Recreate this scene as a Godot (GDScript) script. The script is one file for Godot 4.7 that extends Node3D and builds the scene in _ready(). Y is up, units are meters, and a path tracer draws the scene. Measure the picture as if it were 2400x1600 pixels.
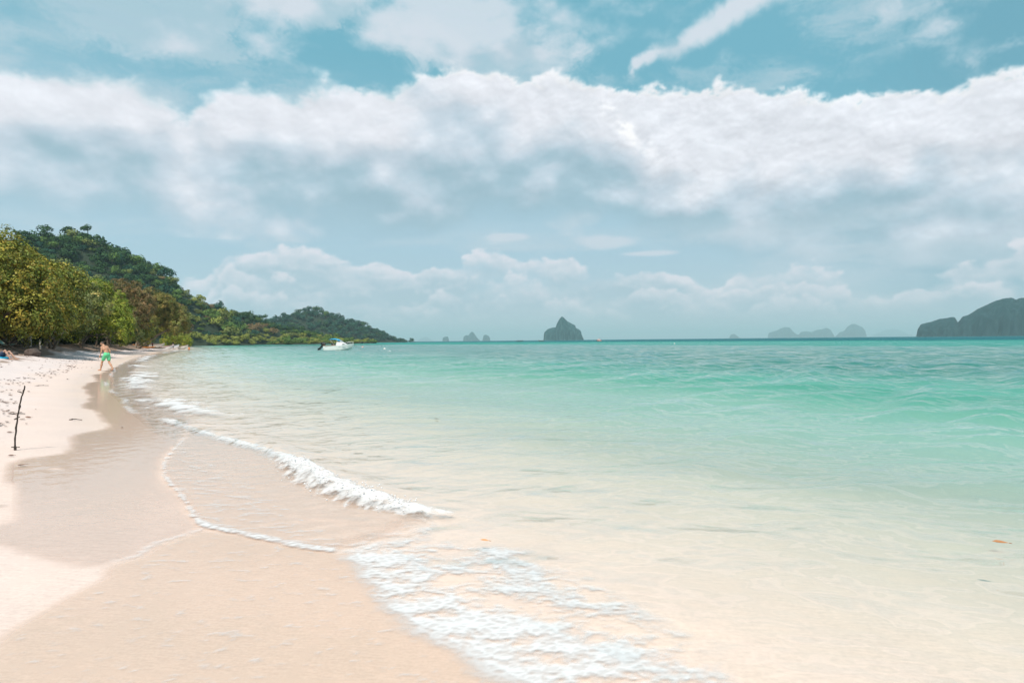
extends Node3D
# A tropical beach: sand and swash at the left front, turquoise sea, wooded shore, limestone islands in haze.
# Units are metres, y is up, the camera looks along -z from eye height; the mean waterline is y = 0.

var rng := RandomNumberGenerator.new()
var white_texture: ImageTexture

func V2(a: float, b: float) -> Vector2: return Vector2(a, b)
func V3(a: float, b: float, c: float) -> Vector3: return Vector3(a, b, c)
func ss(a: float, b: float, x: float) -> float: return smoothstep(a, b, x)
func rnd(a: float, b: float) -> float: return rng.randf_range(a, b)

func noise(sd: int, freq: float, oct := 4, kind := FastNoiseLite.TYPE_SIMPLEX_SMOOTH, fractal := FastNoiseLite.FRACTAL_FBM) -> FastNoiseLite:
	var n := FastNoiseLite.new()
	n.seed = sd; n.frequency = freq; n.noise_type = kind
	n.fractal_type = fractal; n.fractal_octaves = oct
	return n

func along(pts: Array, x: float) -> float:   # y over x of a polyline that runs to the right
	if x <= pts[0].x: return pts[0].y
	for i in range(1, pts.size()):
		if x < pts[i].x:
			return lerpf(pts[i - 1].y, pts[i].y, (x - pts[i - 1].x) / (pts[i].x - pts[i - 1].x))
	return pts[-1].y

# ------------------------------------------------------------------ sky
var sky_low: FastNoiseLite
var sky_mid: FastNoiseLite
var sky_puff: FastNoiseLite
var sky_wisp: FastNoiseLite
# heights in degrees over azimuth in degrees: top and foot of the long cloud bank, tops of the low cumulus, the streak
var bank_top := [V2(-39, 18.2), V2(-33.8, 18.9), V2(-29.0, 18.8), V2(-26.8, 18.0), V2(-25.3, 17.4), V2(-24.4, 18.6), V2(-21.3, 19.6), V2(-18.7, 19.2), V2(-15.3, 20.3), V2(-10.8, 20.3), V2(-9.8, 19.9), V2(-7.6, 21.2), V2(-4.7, 22.2), V2(-1.1, 22.2), V2(0.7, 21.3), V2(5.8, 20.8), V2(9.1, 20.0), V2(11.9, 20.5), V2(18.7, 20.1), V2(20.6, 19.3), V2(23.7, 18.1), V2(24.9, 17.4), V2(27.9, 17.9), V2(30.7, 18.1), V2(32.3, 16.4), V2(34.1, 17.2), V2(37.0, 17.4), V2(74, 18.0)]
var bank_foot := [V2(-37, 10.2), V2(-23.2, 9.9), V2(-16.8, 9.9), V2(-11.7, 9.0), V2(-6.3, 9.1), V2(-2.7, 11.0), V2(8.2, 10.5), V2(11.8, 8.6), V2(18.6, 7.3), V2(24.8, 6.2), V2(30.6, 5.2), V2(36.9, 5.4), V2(74, 9.0)]
var cumulus_top := [V2(-36.8, 4.5), V2(-27.7, 5.6), V2(-24.2, 5.4), V2(-22.6, 7.7), V2(-18.8, 7.5), V2(-13.4, 6.6), V2(-10.6, 6.2), V2(-8.2, 5.2), V2(-6.3, 6.6), V2(-2.3, 7.7), V2(2.0, 7.3), V2(8.2, 6.5), V2(13.8, 4.9), V2(16.9, 4.4), V2(18.5, 5.8), V2(23.3, 6.3), V2(28.6, 4.6), V2(31.9, 5.3), V2(36.9, 5.8), V2(74, 5.0)]
var streak := [V2(10.2, 21.3), V2(12.2, 22.4), V2(14.0, 22.7), V2(16.2, 23.3), V2(18.0, 24.2), V2(20.5, 25.2), V2(23.4, 26.0)]

func rgb8(r: float, g: float, b: float) -> Vector3: return Vector3(r, g, b)

func near_line(pts: Array, p: Vector2) -> Vector2:   # distance to a polyline and the share of the way along it
	var best := 1e9
	var where := 0.0
	for i in pts.size() - 1:
		var a: Vector2 = pts[i]
		var d: Vector2 = pts[i + 1] - a
		var t := clampf((p - a).dot(d) / d.length_squared(), 0, 1)
		var l := (p - a - d * t).length()
		if l < best:
			best = l
			where = (i + t) / (pts.size() - 1)
	return Vector2(best, where)

func sky_at(az: float, el: float) -> Vector3:
	var f: float = absf(fposmod(az - 37.0, 148.0) - 74.0) - 37.0   # the same weather all the way round, back and forth
	var a := deg_to_rad(az)
	var e := deg_to_rad(maxf(el, -2.0))
	var q := V3(sin(a) * cos(e), sin(e), -cos(a) * cos(e)) * 57.3
	var flat := V3(q.x, q.y * 1.7, q.z)
	var nl := sky_low.get_noise_3dv(flat)
	var nm := sky_mid.get_noise_3dv(flat)
	# clear air
	var c := rgb8(190, 209, 218).lerp(rgb8(172, 203, 219), ss(1, 8, el))
	c = c.lerp(rgb8(116, 177, 197), ss(9, 22, el + f * 0.10)).lerp(rgb8(84, 146, 178), ss(26, 75, el))
	if f > 24.0: c = c.lerp(rgb8(110, 164, 184), ss(24, 37, f) * 0.6)
	# thin veil high up
	var wisp := sky_wisp.get_noise_3d(q.x * 0.8 + q.y * 0.8, q.y * 1.9 - q.x * 0.35, q.z)
	var veil := ss(-0.25, 0.5, wisp + nl * 0.5 + (0.28 if f < -12.0 else lerpf(0.28, -0.14, ss(-12, 12, f)))) * ss(10, 16, el)
	c = c.lerp(rgb8(190, 209, 220), veil * 0.72)
	if el > 8.0:
		# broken cloud above the bank
		var m := 0.0
		if el < 30.0:
			m = 1.25 - Vector2((f + 4.5) / 9.5, (el - 26.5) / 5.2).length()
			m = maxf(m, 0.95 - Vector2((f + 19.5) / 5.5, (el - 25.5) / 4.5).length())
		m = maxf(m, (nl * 1.6 + 0.05) * ss(27, 33, el))
		var top_cloud := ss(0.0, 0.75, m + nm * 0.75 + wisp * 0.35)
		c = c.lerp(rgb8(217, 224, 233).lerp(rgb8(190, 206, 218), ss(0.0, 0.5, nl - nm * 0.6)), top_cloud * 0.86)
		if el > 19.0 and el < 29.0 and f > 8.0 and f < 26.0:
			var s := near_line(streak, V2(f + nm * 1.0, el + nm * 0.9))
			var wide := lerpf(0.95, 1.3, s.y) * (0.65 + 0.35 * ss(0.0, 0.25, s.y))
			c = c.lerp(rgb8(216, 224, 233).lerp(rgb8(196, 212, 223), ss(-0.1, 0.4, nm)), ss(wide * 1.15, wide * 0.25, s.x + nm * 0.5 + sky_puff.get_noise_3dv(q * 1.5) * 0.3) * 0.95)
	# the long bank
	var top := along(bank_top, f)
	var foot := along(bank_foot, f)
	if el < top + 4.0 and el > foot - 4.0:
		var puff := -sky_puff.get_noise_3dv(flat)
		var hi := top - el + nm * 1.7 + (puff + 0.1) * lerpf(0.45, 0.8, ss(-20, 20, f)) + 0.1
		var lo := el - foot + nl * 2.2 + nm * 1.2
		var cover := ss(-0.12, lerpf(1.3, 0.6, ss(-20, 0, f)), hi) * ss(-1.8, 2.4, lo)
		var share := clampf((el - foot) / (top - foot), 0, 1.2)
		var lit := ss(0.0, 0.85, share + nl * 0.65 + nm * 0.30 + 0.02 + 0.14 * ss(8, 26, f) + 0.14 * ss(-6, -28, f) - 0.16 * exp(-pow((f + 3.0) / 7.0, 2)))
		var up := -sky_puff.get_noise_3dv(flat + V3(0.35, 1.5, 0)) 
		var shade := (puff - up) * lerpf(2.5, 6.0, ss(-12, 12, f)) + (nm - sky_mid.get_noise_3dv(flat + V3(0.9, 2.4, 0))) * 11.5
		var tone := rgb8(160, 190, 204).lerp(rgb8(198, 212, 224), ss(0.0, 0.5, lit)).lerp(rgb8(232, 234, 241), ss(0.4, 1.0, lit))
		var crisp := -sky_puff.get_noise_3dv(flat * 2.7) + sky_puff.get_noise_3dv(flat * 2.7 + V3(0.3, 1.1, 0))
		shade += crisp * lerpf(2.5, 4.5, ss(-12, 12, f))
		tone += Vector3.ONE * shade * (0.35 + lit)
		tone += rgb8(34, 30, 24) * exp(-pow((f - 9.6 + (el - 17.0) * 0.9) / 0.9, 2) - pow((el - 17.0) / 2.2, 2)) * ss(-0.25, 0.3, nm + puff * 0.5)
		tone += rgb8(14, 12, 8) * ss(0.9, 0.15, absf(hi - 0.25)) * ss(0.4, 0.9, share)
		c = c.lerp(tone, cover * 0.97)
	# little lens clouds under the bank, then the low cumulus
	if el < 10.5:
		var lens := maxf(1.0 - Vector2((f - 8.0) / 3.6, (el - 8.1) / 0.75).length(), 1.0 - Vector2((f + 0.3) / 2.2, (el - 8.6) / 0.42).length())
		lens = maxf(lens, 1.0 - Vector2((f - 11.0) / 2.6, (el - 7.0) / 0.28).length())
		c = c.lerp(rgb8(212, 220, 230), ss(0.0, 0.6, lens + nm * 0.5) * 0.8)
		var thin := sky_wisp.get_noise_3d(q.x * 0.55, q.y * 2.6 + 40.0, q.z * 0.55)
		c = c.lerp(rgb8(198, 213, 223), ss(-0.15, 0.45, thin + 0.28 * ss(6, 22, f)) * ss(10.5, 7.5, el) * 0.55)
		var peak := along(cumulus_top, f)
		for k in 3:   # a far row behind nearer, lower ones
			var small := V3(q.x * (1.0 + 0.25 * k), q.y * 1.9 + 13.0 * k, q.z * (1.0 + 0.25 * k)) * 1.75
			var p2 := -sky_puff.get_noise_3dv(small)
			var n2 := sky_mid.get_noise_3dv(small * 0.8)
			var big := sky_mid.get_noise_3d(q.x * 0.55 + 31.0 * k, 7.0 + q.y * 0.8, q.z * 0.55)
			var h := peak - el + n2 * 1.1 + big * 2.4 + p2 * 0.30 - k * 1.7 - 0.2
			var a2 := ss(-0.08, 0.36, h) * ss(-0.30, 0.22, big * 0.8 + n2 * 0.5 + 0.16 - 0.06 * k) * ss(0.3, 2.6, el) * (0.85 - 0.1 * k)
			var u2 := -sky_puff.get_noise_3dv(small + V3(0.4, 1.5, 0))
			var l2 := ss(2.2, 0.0, h) * 0.9 + (p2 - u2) * 0.24 + (n2 - sky_mid.get_noise_3dv((small + V3(0.8, 2.6, 0)) * 0.8)) * 0.55
			c = c.lerp(rgb8(178, 201, 213).lerp(rgb8(232, 231, 238), clampf(l2, 0, 1)), a2)
		c = c.lerp(rgb8(186, 206, 214), ss(3.6, 0.2, el) * 0.7)
	return c

func sky_part(w: int, h: int, az0: float, az1: float, el1: float, el0: float) -> Image:
	var data := PackedByteArray()
	data.resize(w * h * 3)
	var k := 0
	for y in h:
		var el := lerpf(el1, el0, (y + 0.5) / h)
		for x in w:
			var c := sky_at(lerpf(az0, az1, (x + 0.5) / w), el)
			data[k] = clampi(int(c.x), 0, 255)
			data[k + 1] = clampi(int(c.y), 0, 255)
			data[k + 2] = clampi(int(c.z), 0, 255)
			k += 3
	return Image.create_from_data(w, h, false, Image.FORMAT_RGB8, data)

func make_sky() -> Sky:
	sky_low = noise(11, 0.055, 3)
	sky_mid = noise(12, 0.16, 5)
	sky_puff = noise(13, 0.30, 3, FastNoiseLite.TYPE_SIMPLEX_SMOOTH, FastNoiseLite.FRACTAL_RIDGED)
	sky_puff.fractal_gain = 0.42
	sky_puff.domain_warp_enabled = true
	sky_puff.domain_warp_frequency = 0.15
	sky_puff.domain_warp_amplitude = 2.0
	sky_wisp = noise(14, 0.10, 5)
	sky_wisp.domain_warp_enabled = true
	sky_wisp.domain_warp_amplitude = 6.0
	sky_wisp.domain_warp_frequency = 0.05
	var whole := Image.create_empty(1024, 512, false, Image.FORMAT_RGB8)
	whole.fill(Color8(140, 165, 168))
	whole.blit_rect(sky_part(1024, 257, -180, 180, 90, -0.35), Rect2i(0, 0, 1024, 257), Vector2i(0, 0))
	whole.resize(4096, 2048, Image.INTERPOLATE_CUBIC)
	var fine := sky_part(1092, 340, -47.98828125, 47.98828125, 29.0, -0.8828125)
	whole.blit_rect(fine, Rect2i(0, 0, 1092, 340), Vector2i(1502, 694))
	# the panorama's left edge is straight ahead
	var turned := Image.create_empty(4096, 2048, false, Image.FORMAT_RGB8)
	turned.blit_rect(whole, Rect2i(2048, 0, 2048, 2048), Vector2i(0, 0))
	turned.blit_rect(whole, Rect2i(0, 0, 2048, 2048), Vector2i(2048, 0))
	var m := PanoramaSkyMaterial.new()
	m.panorama = ImageTexture.create_from_image(turned)
	var s := Sky.new()
	s.sky_material = m
	return s

func set_stage() -> void:
	var cam := Camera3D.new()
	cam.name = "camera"
	cam.fov = 53.13
	cam.near = 0.05
	cam.far = 60000.0
	cam.position = V3(0, 1.55, 0)
	cam.rotation_degrees = V3(-0.086, 0, -0.57)
	add_child(cam)
	cam.current = true
	var env := Environment.new()
	env.background_mode = Environment.BG_SKY
	env.sky = make_sky()
	env.tonemap_mode = Environment.TONE_MAPPER_LINEAR
	env.tonemap_exposure = 1.04
	env.sdfgi_enabled = true
	env.ssao_enabled = true
	env.ssil_enabled = true
	env.fog_enabled = true
	env.fog_density = 0.0001
	env.fog_light_color = Color(0.82, 0.97, 1.0)
	var we := WorldEnvironment.new()
	we.name = "world_environment"
	we.environment = env
	add_child(we)
	var sun := DirectionalLight3D.new()
	sun.name = "sun"
	sun.light_energy = 1.56
	sun.light_color = Color(1.0, 0.965, 0.91)
	sun.light_angular_distance = 0.5
	sun.shadow_enabled = true
	sun.rotation_degrees = V3(-60, -7, 0)
	add_child(sun)

# ------------------------------------------------------------------ helpers for meshes and names
func mat(c: Color, rough := 0.8, vertex := false) -> StandardMaterial3D:   # c holds linear values
	var m := StandardMaterial3D.new()
	m.albedo_color = c.linear_to_srgb()
	m.roughness = rough
	m.vertex_color_use_as_albedo = vertex
	return m

func lin(r: float, g: float, b: float) -> Color: return Color(r, g, b)

var taken := {}
func numbered(called: String) -> String:
	taken[called] = taken.get(called, -1) + 1
	return called if taken[called] == 0 else "%s_%03d" % [called, taken[called]]

func tag(o: Node3D, label := "", category := "", group := "", kind := "") -> Node3D:
	for p in [["label", label], ["category", category], ["group", group], ["kind", kind]]:
		if p[1] != "": o.set_meta(p[0], p[1])
	return o

func thing(called: String, at: Vector3, turn := 0.0) -> Node3D:
	var o := Node3D.new()
	o.name = numbered(called)
	o.position = at
	o.rotation.y = turn
	add_child(o, true)
	return o

func put(called: String, mesh: Mesh, m: Material, parent: Node3D = null) -> MeshInstance3D:
	var o := MeshInstance3D.new()
	o.name = called if parent else numbered(called)
	o.mesh = mesh
	o.material_override = null
	if mesh is ArrayMesh:
		for i in mesh.get_surface_count(): mesh.surface_set_material(i, m)
	else:
		(mesh as PrimitiveMesh).material = m
	(parent if parent else self).add_child(o, true)
	return o

func array_mesh(p: PackedVector3Array, idx: PackedInt32Array, n := PackedVector3Array(), c := PackedColorArray(), uv := PackedVector2Array(), uv2 := PackedVector2Array()) -> ArrayMesh:
	var a := []
	a.resize(Mesh.ARRAY_MAX)
	a[Mesh.ARRAY_VERTEX] = p
	a[Mesh.ARRAY_INDEX] = idx
	if n.size(): a[Mesh.ARRAY_NORMAL] = n
	if c.size(): a[Mesh.ARRAY_COLOR] = c
	if uv.size(): a[Mesh.ARRAY_TEX_UV] = uv
	if uv2.size(): a[Mesh.ARRAY_TEX_UV2] = uv2
	var m := ArrayMesh.new()
	m.add_surface_from_arrays(Mesh.PRIMITIVE_TRIANGLES, a)
	return m

# a sheet of rows and columns of points; with colours, cells that are wholly clear are left out
func sheet(rows: int, cols: int, p: PackedVector3Array, c := PackedColorArray(), uv := PackedVector2Array(), drop_clear := false, uv2 := PackedVector2Array()) -> ArrayMesh:
	var n := PackedVector3Array()
	n.resize(rows * cols)
	var idx := PackedInt32Array()
	for r in rows:
		var up := maxi(r - 1, 0) * cols
		var dn := mini(r + 1, rows - 1) * cols
		for k in cols:
			var v := (p[r * cols + mini(k + 1, cols - 1)] - p[r * cols + maxi(k - 1, 0)]).cross(p[dn + k] - p[up + k]).normalized()
			n[r * cols + k] = v if v.y >= 0 else -v
	# front faces run clockwise seen from above
	var flip := (p[1] - p[0]).cross(p[cols] - p[0]).y < 0
	for r in rows - 1:
		for k in cols - 1:
			var a := r * cols + k
			var b := a + 1
			var d := a + cols
			var e := d + 1
			if drop_clear and c[a].a + c[b].a + c[d].a + c[e].a < 0.01: continue
			idx.append_array(PackedInt32Array([a, b, d, b, e, d] if flip else [a, d, b, b, d, e]))
	return array_mesh(p, idx, n, c, uv, uv2)

# ------------------------------------------------------------------ the lie of the land
# mean waterline: x over distance ahead (z negative ahead)
var shore := [V2(-26000, -12100), V2(-700, -330), V2(-400, -190), V2(-230, -112), V2(-170, -84), V2(-97, -52.5), V2(-60, -34.3), V2(-39, -23.0), V2(-24, -14.4), V2(-13.5, -7.4), V2(-8.5, -3.9), V2(-4.8, -1.2), V2(0, 2.3), V2(10, 9.5), V2(60, 48), V2(3000, 2900)]
var coast := PackedFloat32Array()
var land_noise: FastNoiseLite
var dune_noise: FastNoiseLite

func make_coast() -> void:   # a smooth table of the waterline in steps of half a metre from z = 70 to -800
	land_noise = noise(21, 0.09, 4)
	dune_noise = noise(22, 0.5, 3)
	var raw := PackedFloat32Array()
	for i in 1741: raw.append(along(shore, 70.0 - i * 0.5))
	for i in raw.size():
		var w := clampi(int(absf(70.0 - i * 0.5 + 4.0) * 0.5) + 2, 2, 60)
		var s := 0.0
		for k in range(-w, w + 1): s += raw[clampi(i + k, 0, 1740)]
		coast.append(s / (2 * w + 1))

func shore_x(z: float) -> float:
	if z <= -799.0 or z >= 69.0: return along(shore, z)
	var f := (70.0 - z) * 2.0
	var i := int(f)
	return lerpf(coast[i], coast[i + 1], f - i)

func inland(x: float, z: float) -> float:   # metres landward of the mean waterline, at right angles to it
	var slope := shore_x(z - 0.5) - shore_x(z + 0.5)
	return (shore_x(z) - x) / sqrt(1.0 + slope * slope)

var profile := [V2(-400, -14), V2(-120, -7), V2(-40, -3.0), V2(-20, -2.0), V2(-10, -1.05), V2(-6, -0.53), V2(-3, -0.19), V2(-1.2, -0.035), V2(0, 0.0), V2(1, 0.06), V2(2, 0.135), V2(3, 0.25), V2(4.6, 0.50), V2(6, 0.78), V2(7.2, 1.0), V2(8.4, 1.42), V2(10, 1.62), V2(14, 1.75), V2(60, 2.4), V2(200, 6)]

func ground_y(x: float, z: float) -> float:
	var t := inland(x, z)
	var y := along(profile, t)
	var w := ss(2.5, 6.0, t)
	if w > 0.0:
		y += w * (land_noise.get_noise_2d(x, z) * 0.32 + dune_noise.get_noise_2d(x * 0.7, z * 0.7) * 0.05)
		y -= w * ss(60, 130, -z) * ss(14, 7, t) * 0.35
	elif t < -1.5:
		y += ss(-3.0, -12, t) * land_noise.get_noise_2d(x * 0.8, z * 0.8) * 0.3
	return y

func spaced(from: float, to: float, least: float, share: float) -> PackedFloat32Array:   # steps that widen away from zero
	var out := PackedFloat32Array([from])
	while out[-1] < to:
		out.append(out[-1] + maxf(least, share * absf(out[-1])))
	return out

var grain: ImageTexture

func grainy(m: StandardMaterial3D, layer: int) -> void:   # grains, shell grit and faint drag marks in the sand
	if grain == null:
		var n := 512
		var fine := noise(24, 0.35, 2)
		var mid := noise(25, 0.07, 3)
		var drag := noise(26, 0.03, 3)
		var d := PackedByteArray()
		d.resize(n * n * 3)
		for y in n:
			for x in n:
				var ex := minf(1.0, minf(x, n - 1 - x) / 24.0) * minf(1.0, minf(y, n - 1 - y) / 24.0)
				var v := 246.0 + fine.get_noise_2d(x, y) * 9.0 + (mid.get_noise_2d(x, y) * 10.0 + drag.get_noise_2d(x * 0.5, y * 2.2) * 10.0) * ex
				if fine.get_noise_2d(x * 0.9 + 700.0, y * 0.9) > 0.66: v -= 34.0
				var o := (y * n + x) * 3
				d[o] = clampi(int(v), 0, 255)
				d[o + 1] = clampi(int(v - 1.0), 0, 255)
				d[o + 2] = clampi(int(v - 2.0), 0, 255)
		grain = ImageTexture.create_from_image(Image.create_from_data(n, n, false, Image.FORMAT_RGB8, d))
	m.detail_enabled = true
	m.detail_blend_mode = BaseMaterial3D.BLEND_MODE_MUL
	m.detail_albedo = grain
	m.detail_uv_layer = layer

func make_sand() -> void:
	var rows := PackedFloat32Array()
	for d in spaced(-14, -2, 0.4, 0.0): rows.append(-d)
	for d in spaced(-1.8, 330, 0.12, 0.012): rows.append(-d)
	var cols := PackedFloat32Array()
	for t in [-90.0, -60.0, -40.0, -26.0, -18.0, -13.0]: cols.append(t)
	for t in spaced(-10, -4, 0.4, 0): cols.append(t)
	for t in spaced(-3.3, 11.8, 0.13, 0): cols.append(t)
	for t in [12.6, 13.5, 15.0, 18.0, 23.0, 30.0, 42.0, 60.0, 90.0, 140.0]: cols.append(t)
	var p := PackedVector3Array()
	var c := PackedColorArray()
	var uv := PackedVector2Array()
	var blotch := noise(23, 0.8, 4)
	var uv2 := PackedVector2Array()
	for z in rows:
		var sx := shore_x(z)
		var k := sqrt(1.0 + pow(shore_x(z - 0.5) - shore_x(z + 0.5), 2))
		for t in cols:
			var x := sx - t * k
			var y := ground_y(x, z)
			p.append(V3(x, y, z))
			var b := blotch.get_noise_2d(x, z)
			var b2 := land_noise.get_noise_2d(x * 1.7 + 9.0, z * 1.7)
			var wet := Color(0.755, 0.585, 0.495)
			var damp := Color(0.685, 0.555, 0.505)
			var dry := Color(0.67, 0.58, 0.565)
			var s := wet.lerp(damp, ss(0.2, 1.6, t + b2 * 0.6)).lerp(dry, ss(1.8, 3.6, t + b2 * 1.2))
			s = s * (1.0 + b * 0.05)
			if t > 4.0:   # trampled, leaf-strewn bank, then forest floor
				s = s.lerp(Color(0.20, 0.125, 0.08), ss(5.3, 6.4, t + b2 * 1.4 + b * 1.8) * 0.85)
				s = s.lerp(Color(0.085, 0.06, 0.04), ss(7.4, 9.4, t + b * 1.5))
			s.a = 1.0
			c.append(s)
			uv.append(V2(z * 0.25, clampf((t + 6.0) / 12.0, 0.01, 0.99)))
			uv2.append(V2(x, z) / 1.5)
	var m := mat(Color(1, 1, 1), 1.0, true)
	var g := Gradient.new()   # roughness across the beach: smooth where the swash has just been, matt above
	g.offsets = PackedFloat32Array([0.0, 0.45, 0.58, 0.66, 1.0])
	g.colors = PackedColorArray([Color(0.5, 0.5, 0.5), Color(0.32, 0.32, 0.32), Color(0.38, 0.38, 0.38), Color(0.85, 0.85, 0.85), Color(0.95, 0.95, 0.95)])
	var gt := GradientTexture2D.new()
	gt.gradient = g
	gt.width = 8
	gt.height = 256
	gt.fill_from = V2(0, 0)
	gt.fill_to = V2(0, 1)
	m.roughness_texture = gt
	m.roughness_texture_channel = BaseMaterial3D.TEXTURE_CHANNEL_RED
	m.metallic_specular = 0.4
	grainy(m, BaseMaterial3D.DETAIL_UV_2)
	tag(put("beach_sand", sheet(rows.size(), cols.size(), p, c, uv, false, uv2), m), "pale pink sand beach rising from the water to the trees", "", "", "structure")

# ------------------------------------------------------------------ the sea
var breaker_line := [V2(-7.6, -14.6), V2(-6.82, -13.66), V2(-5.68, -12.23), V2(-4.58, -10.91), V2(-3.52, -9.88), V2(-2.73, -8.77), V2(-2.31, -7.9), V2(-1.71, -7.06), V2(-1.24, -6.48), V2(-0.72, -6.15), V2(-0.2, -5.95)]
var swell := []
var chop_noise: FastNoiseLite
var bank_noise: FastNoiseLite

func make_swell() -> void:
	chop_noise = noise(31, 0.22, 3)
	bank_noise = noise(32, 0.05, 3)
	# heading, wavelength, height: a low swell that comes in along the beach and a wind chop from the right
	for i in 17:
		var l := 0.8 * pow(1.135, i)
		var dir := deg_to_rad(205.0 + rnd(-48, 48))
		swell.append([V2(sin(dir), cos(dir)) * TAU / l, rnd(0, TAU), 0.0145 * pow(l, 0.36)])

func sea_y(x: float, z: float, t: float, cell: float) -> float:
	var calm := ss(0.4, -7.0, t)
	var y := 0.0
	if t > -900.0:
		for w in swell:
			if TAU / w[0].length() > cell * 2.2:
				y += w[2] * sin(w[0].x * x + w[0].y * z + w[1])
		y = y + absf(y) * 0.35 - 0.02
		y *= (calm * 0.6 + ss(-6.0, -24.0, t) * 0.75) * (1.0 + 0.8 * bank_noise.get_noise_2d(x, z))
	if t > -3.5 and t < 1.0 and z > -18.0 and z < -4.0:
		var b := near_line(breaker_line, V2(x, z))
		var side := inland(x, z)
		var lift := 0.13 * sin(PI * clampf(b.y * 1.05, 0, 1)) * (0.8 + 0.5 * chop_noise.get_noise_2d(x * 3.0, z * 3.0))
		var line_t := inland(-0.72 + (z + 6.15) * 0.81, z)
		y += lift * exp(-pow(b.x / (0.16 if side > line_t else 0.42), 2))
	return y

func depth_color(t: float) -> Color:
	var c := Color(0.38, 0.60, 0.535).lerp(Color(0.10, 0.38, 0.29), ss(-3, -22, t)).lerp(Color(0.026, 0.175, 0.142), ss(-10, -40, t)).lerp(Color(0.038, 0.225, 0.20), ss(-60, -150, t))
	return c.lerp(Color(0.022, 0.115, 0.14), ss(-255, -330, t))

func ripple_texture() -> ImageTexture:   # small wind ripples as a seamless normal map, 6 m across
	var n := 512
	var waves := []
	for i in 46:
		var l := pow(rnd(0.0, 1.0), 1.4)
		var k := int(lerpf(5, 44, l))
		var dir := deg_to_rad(205.0 + rnd(-75, 75))
		var kx := roundi(sin(dir) * k)
		var ky := roundi(cos(dir) * k)
		if kx == 0 and ky == 0: ky = 4
		waves.append([kx, ky, rnd(0, TAU), 1.0 / pow(sqrt(kx * kx + ky * ky), 1.25)])
	var table := PackedFloat32Array()
	for i in n: table.append(sin(TAU * i / n))
	var h := PackedFloat32Array()
	h.resize(n * n)
	for w in waves:
		var kx: int = w[0]
		var ky: int = w[1]
		var a: float = w[3]
		var ph := int(w[2] / TAU * n)
		for y in n:
			var u: int = ky * y + ph
			var o := y * n
			for x in n:
				h[o + x] += a * table[(u + kx * x) & 511]
	var d := PackedByteArray()
	d.resize(n * n * 3)
	for y in n:
		for x in n:
			var v := V3(h[y * n + ((x - 1) & 511)] - h[y * n + ((x + 1) & 511)], h[((y - 1) & 511) * n + x] - h[((y + 1) & 511) * n + x], 0.30).normalized()
			var o := (y * n + x) * 3
			d[o] = int(v.x * 127 + 128)
			d[o + 1] = int(-v.y * 127 + 128)
			d[o + 2] = int(v.z * 127 + 128)
	return ImageTexture.create_from_image(Image.create_from_data(n, n, false, Image.FORMAT_RGB8, d))

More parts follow.
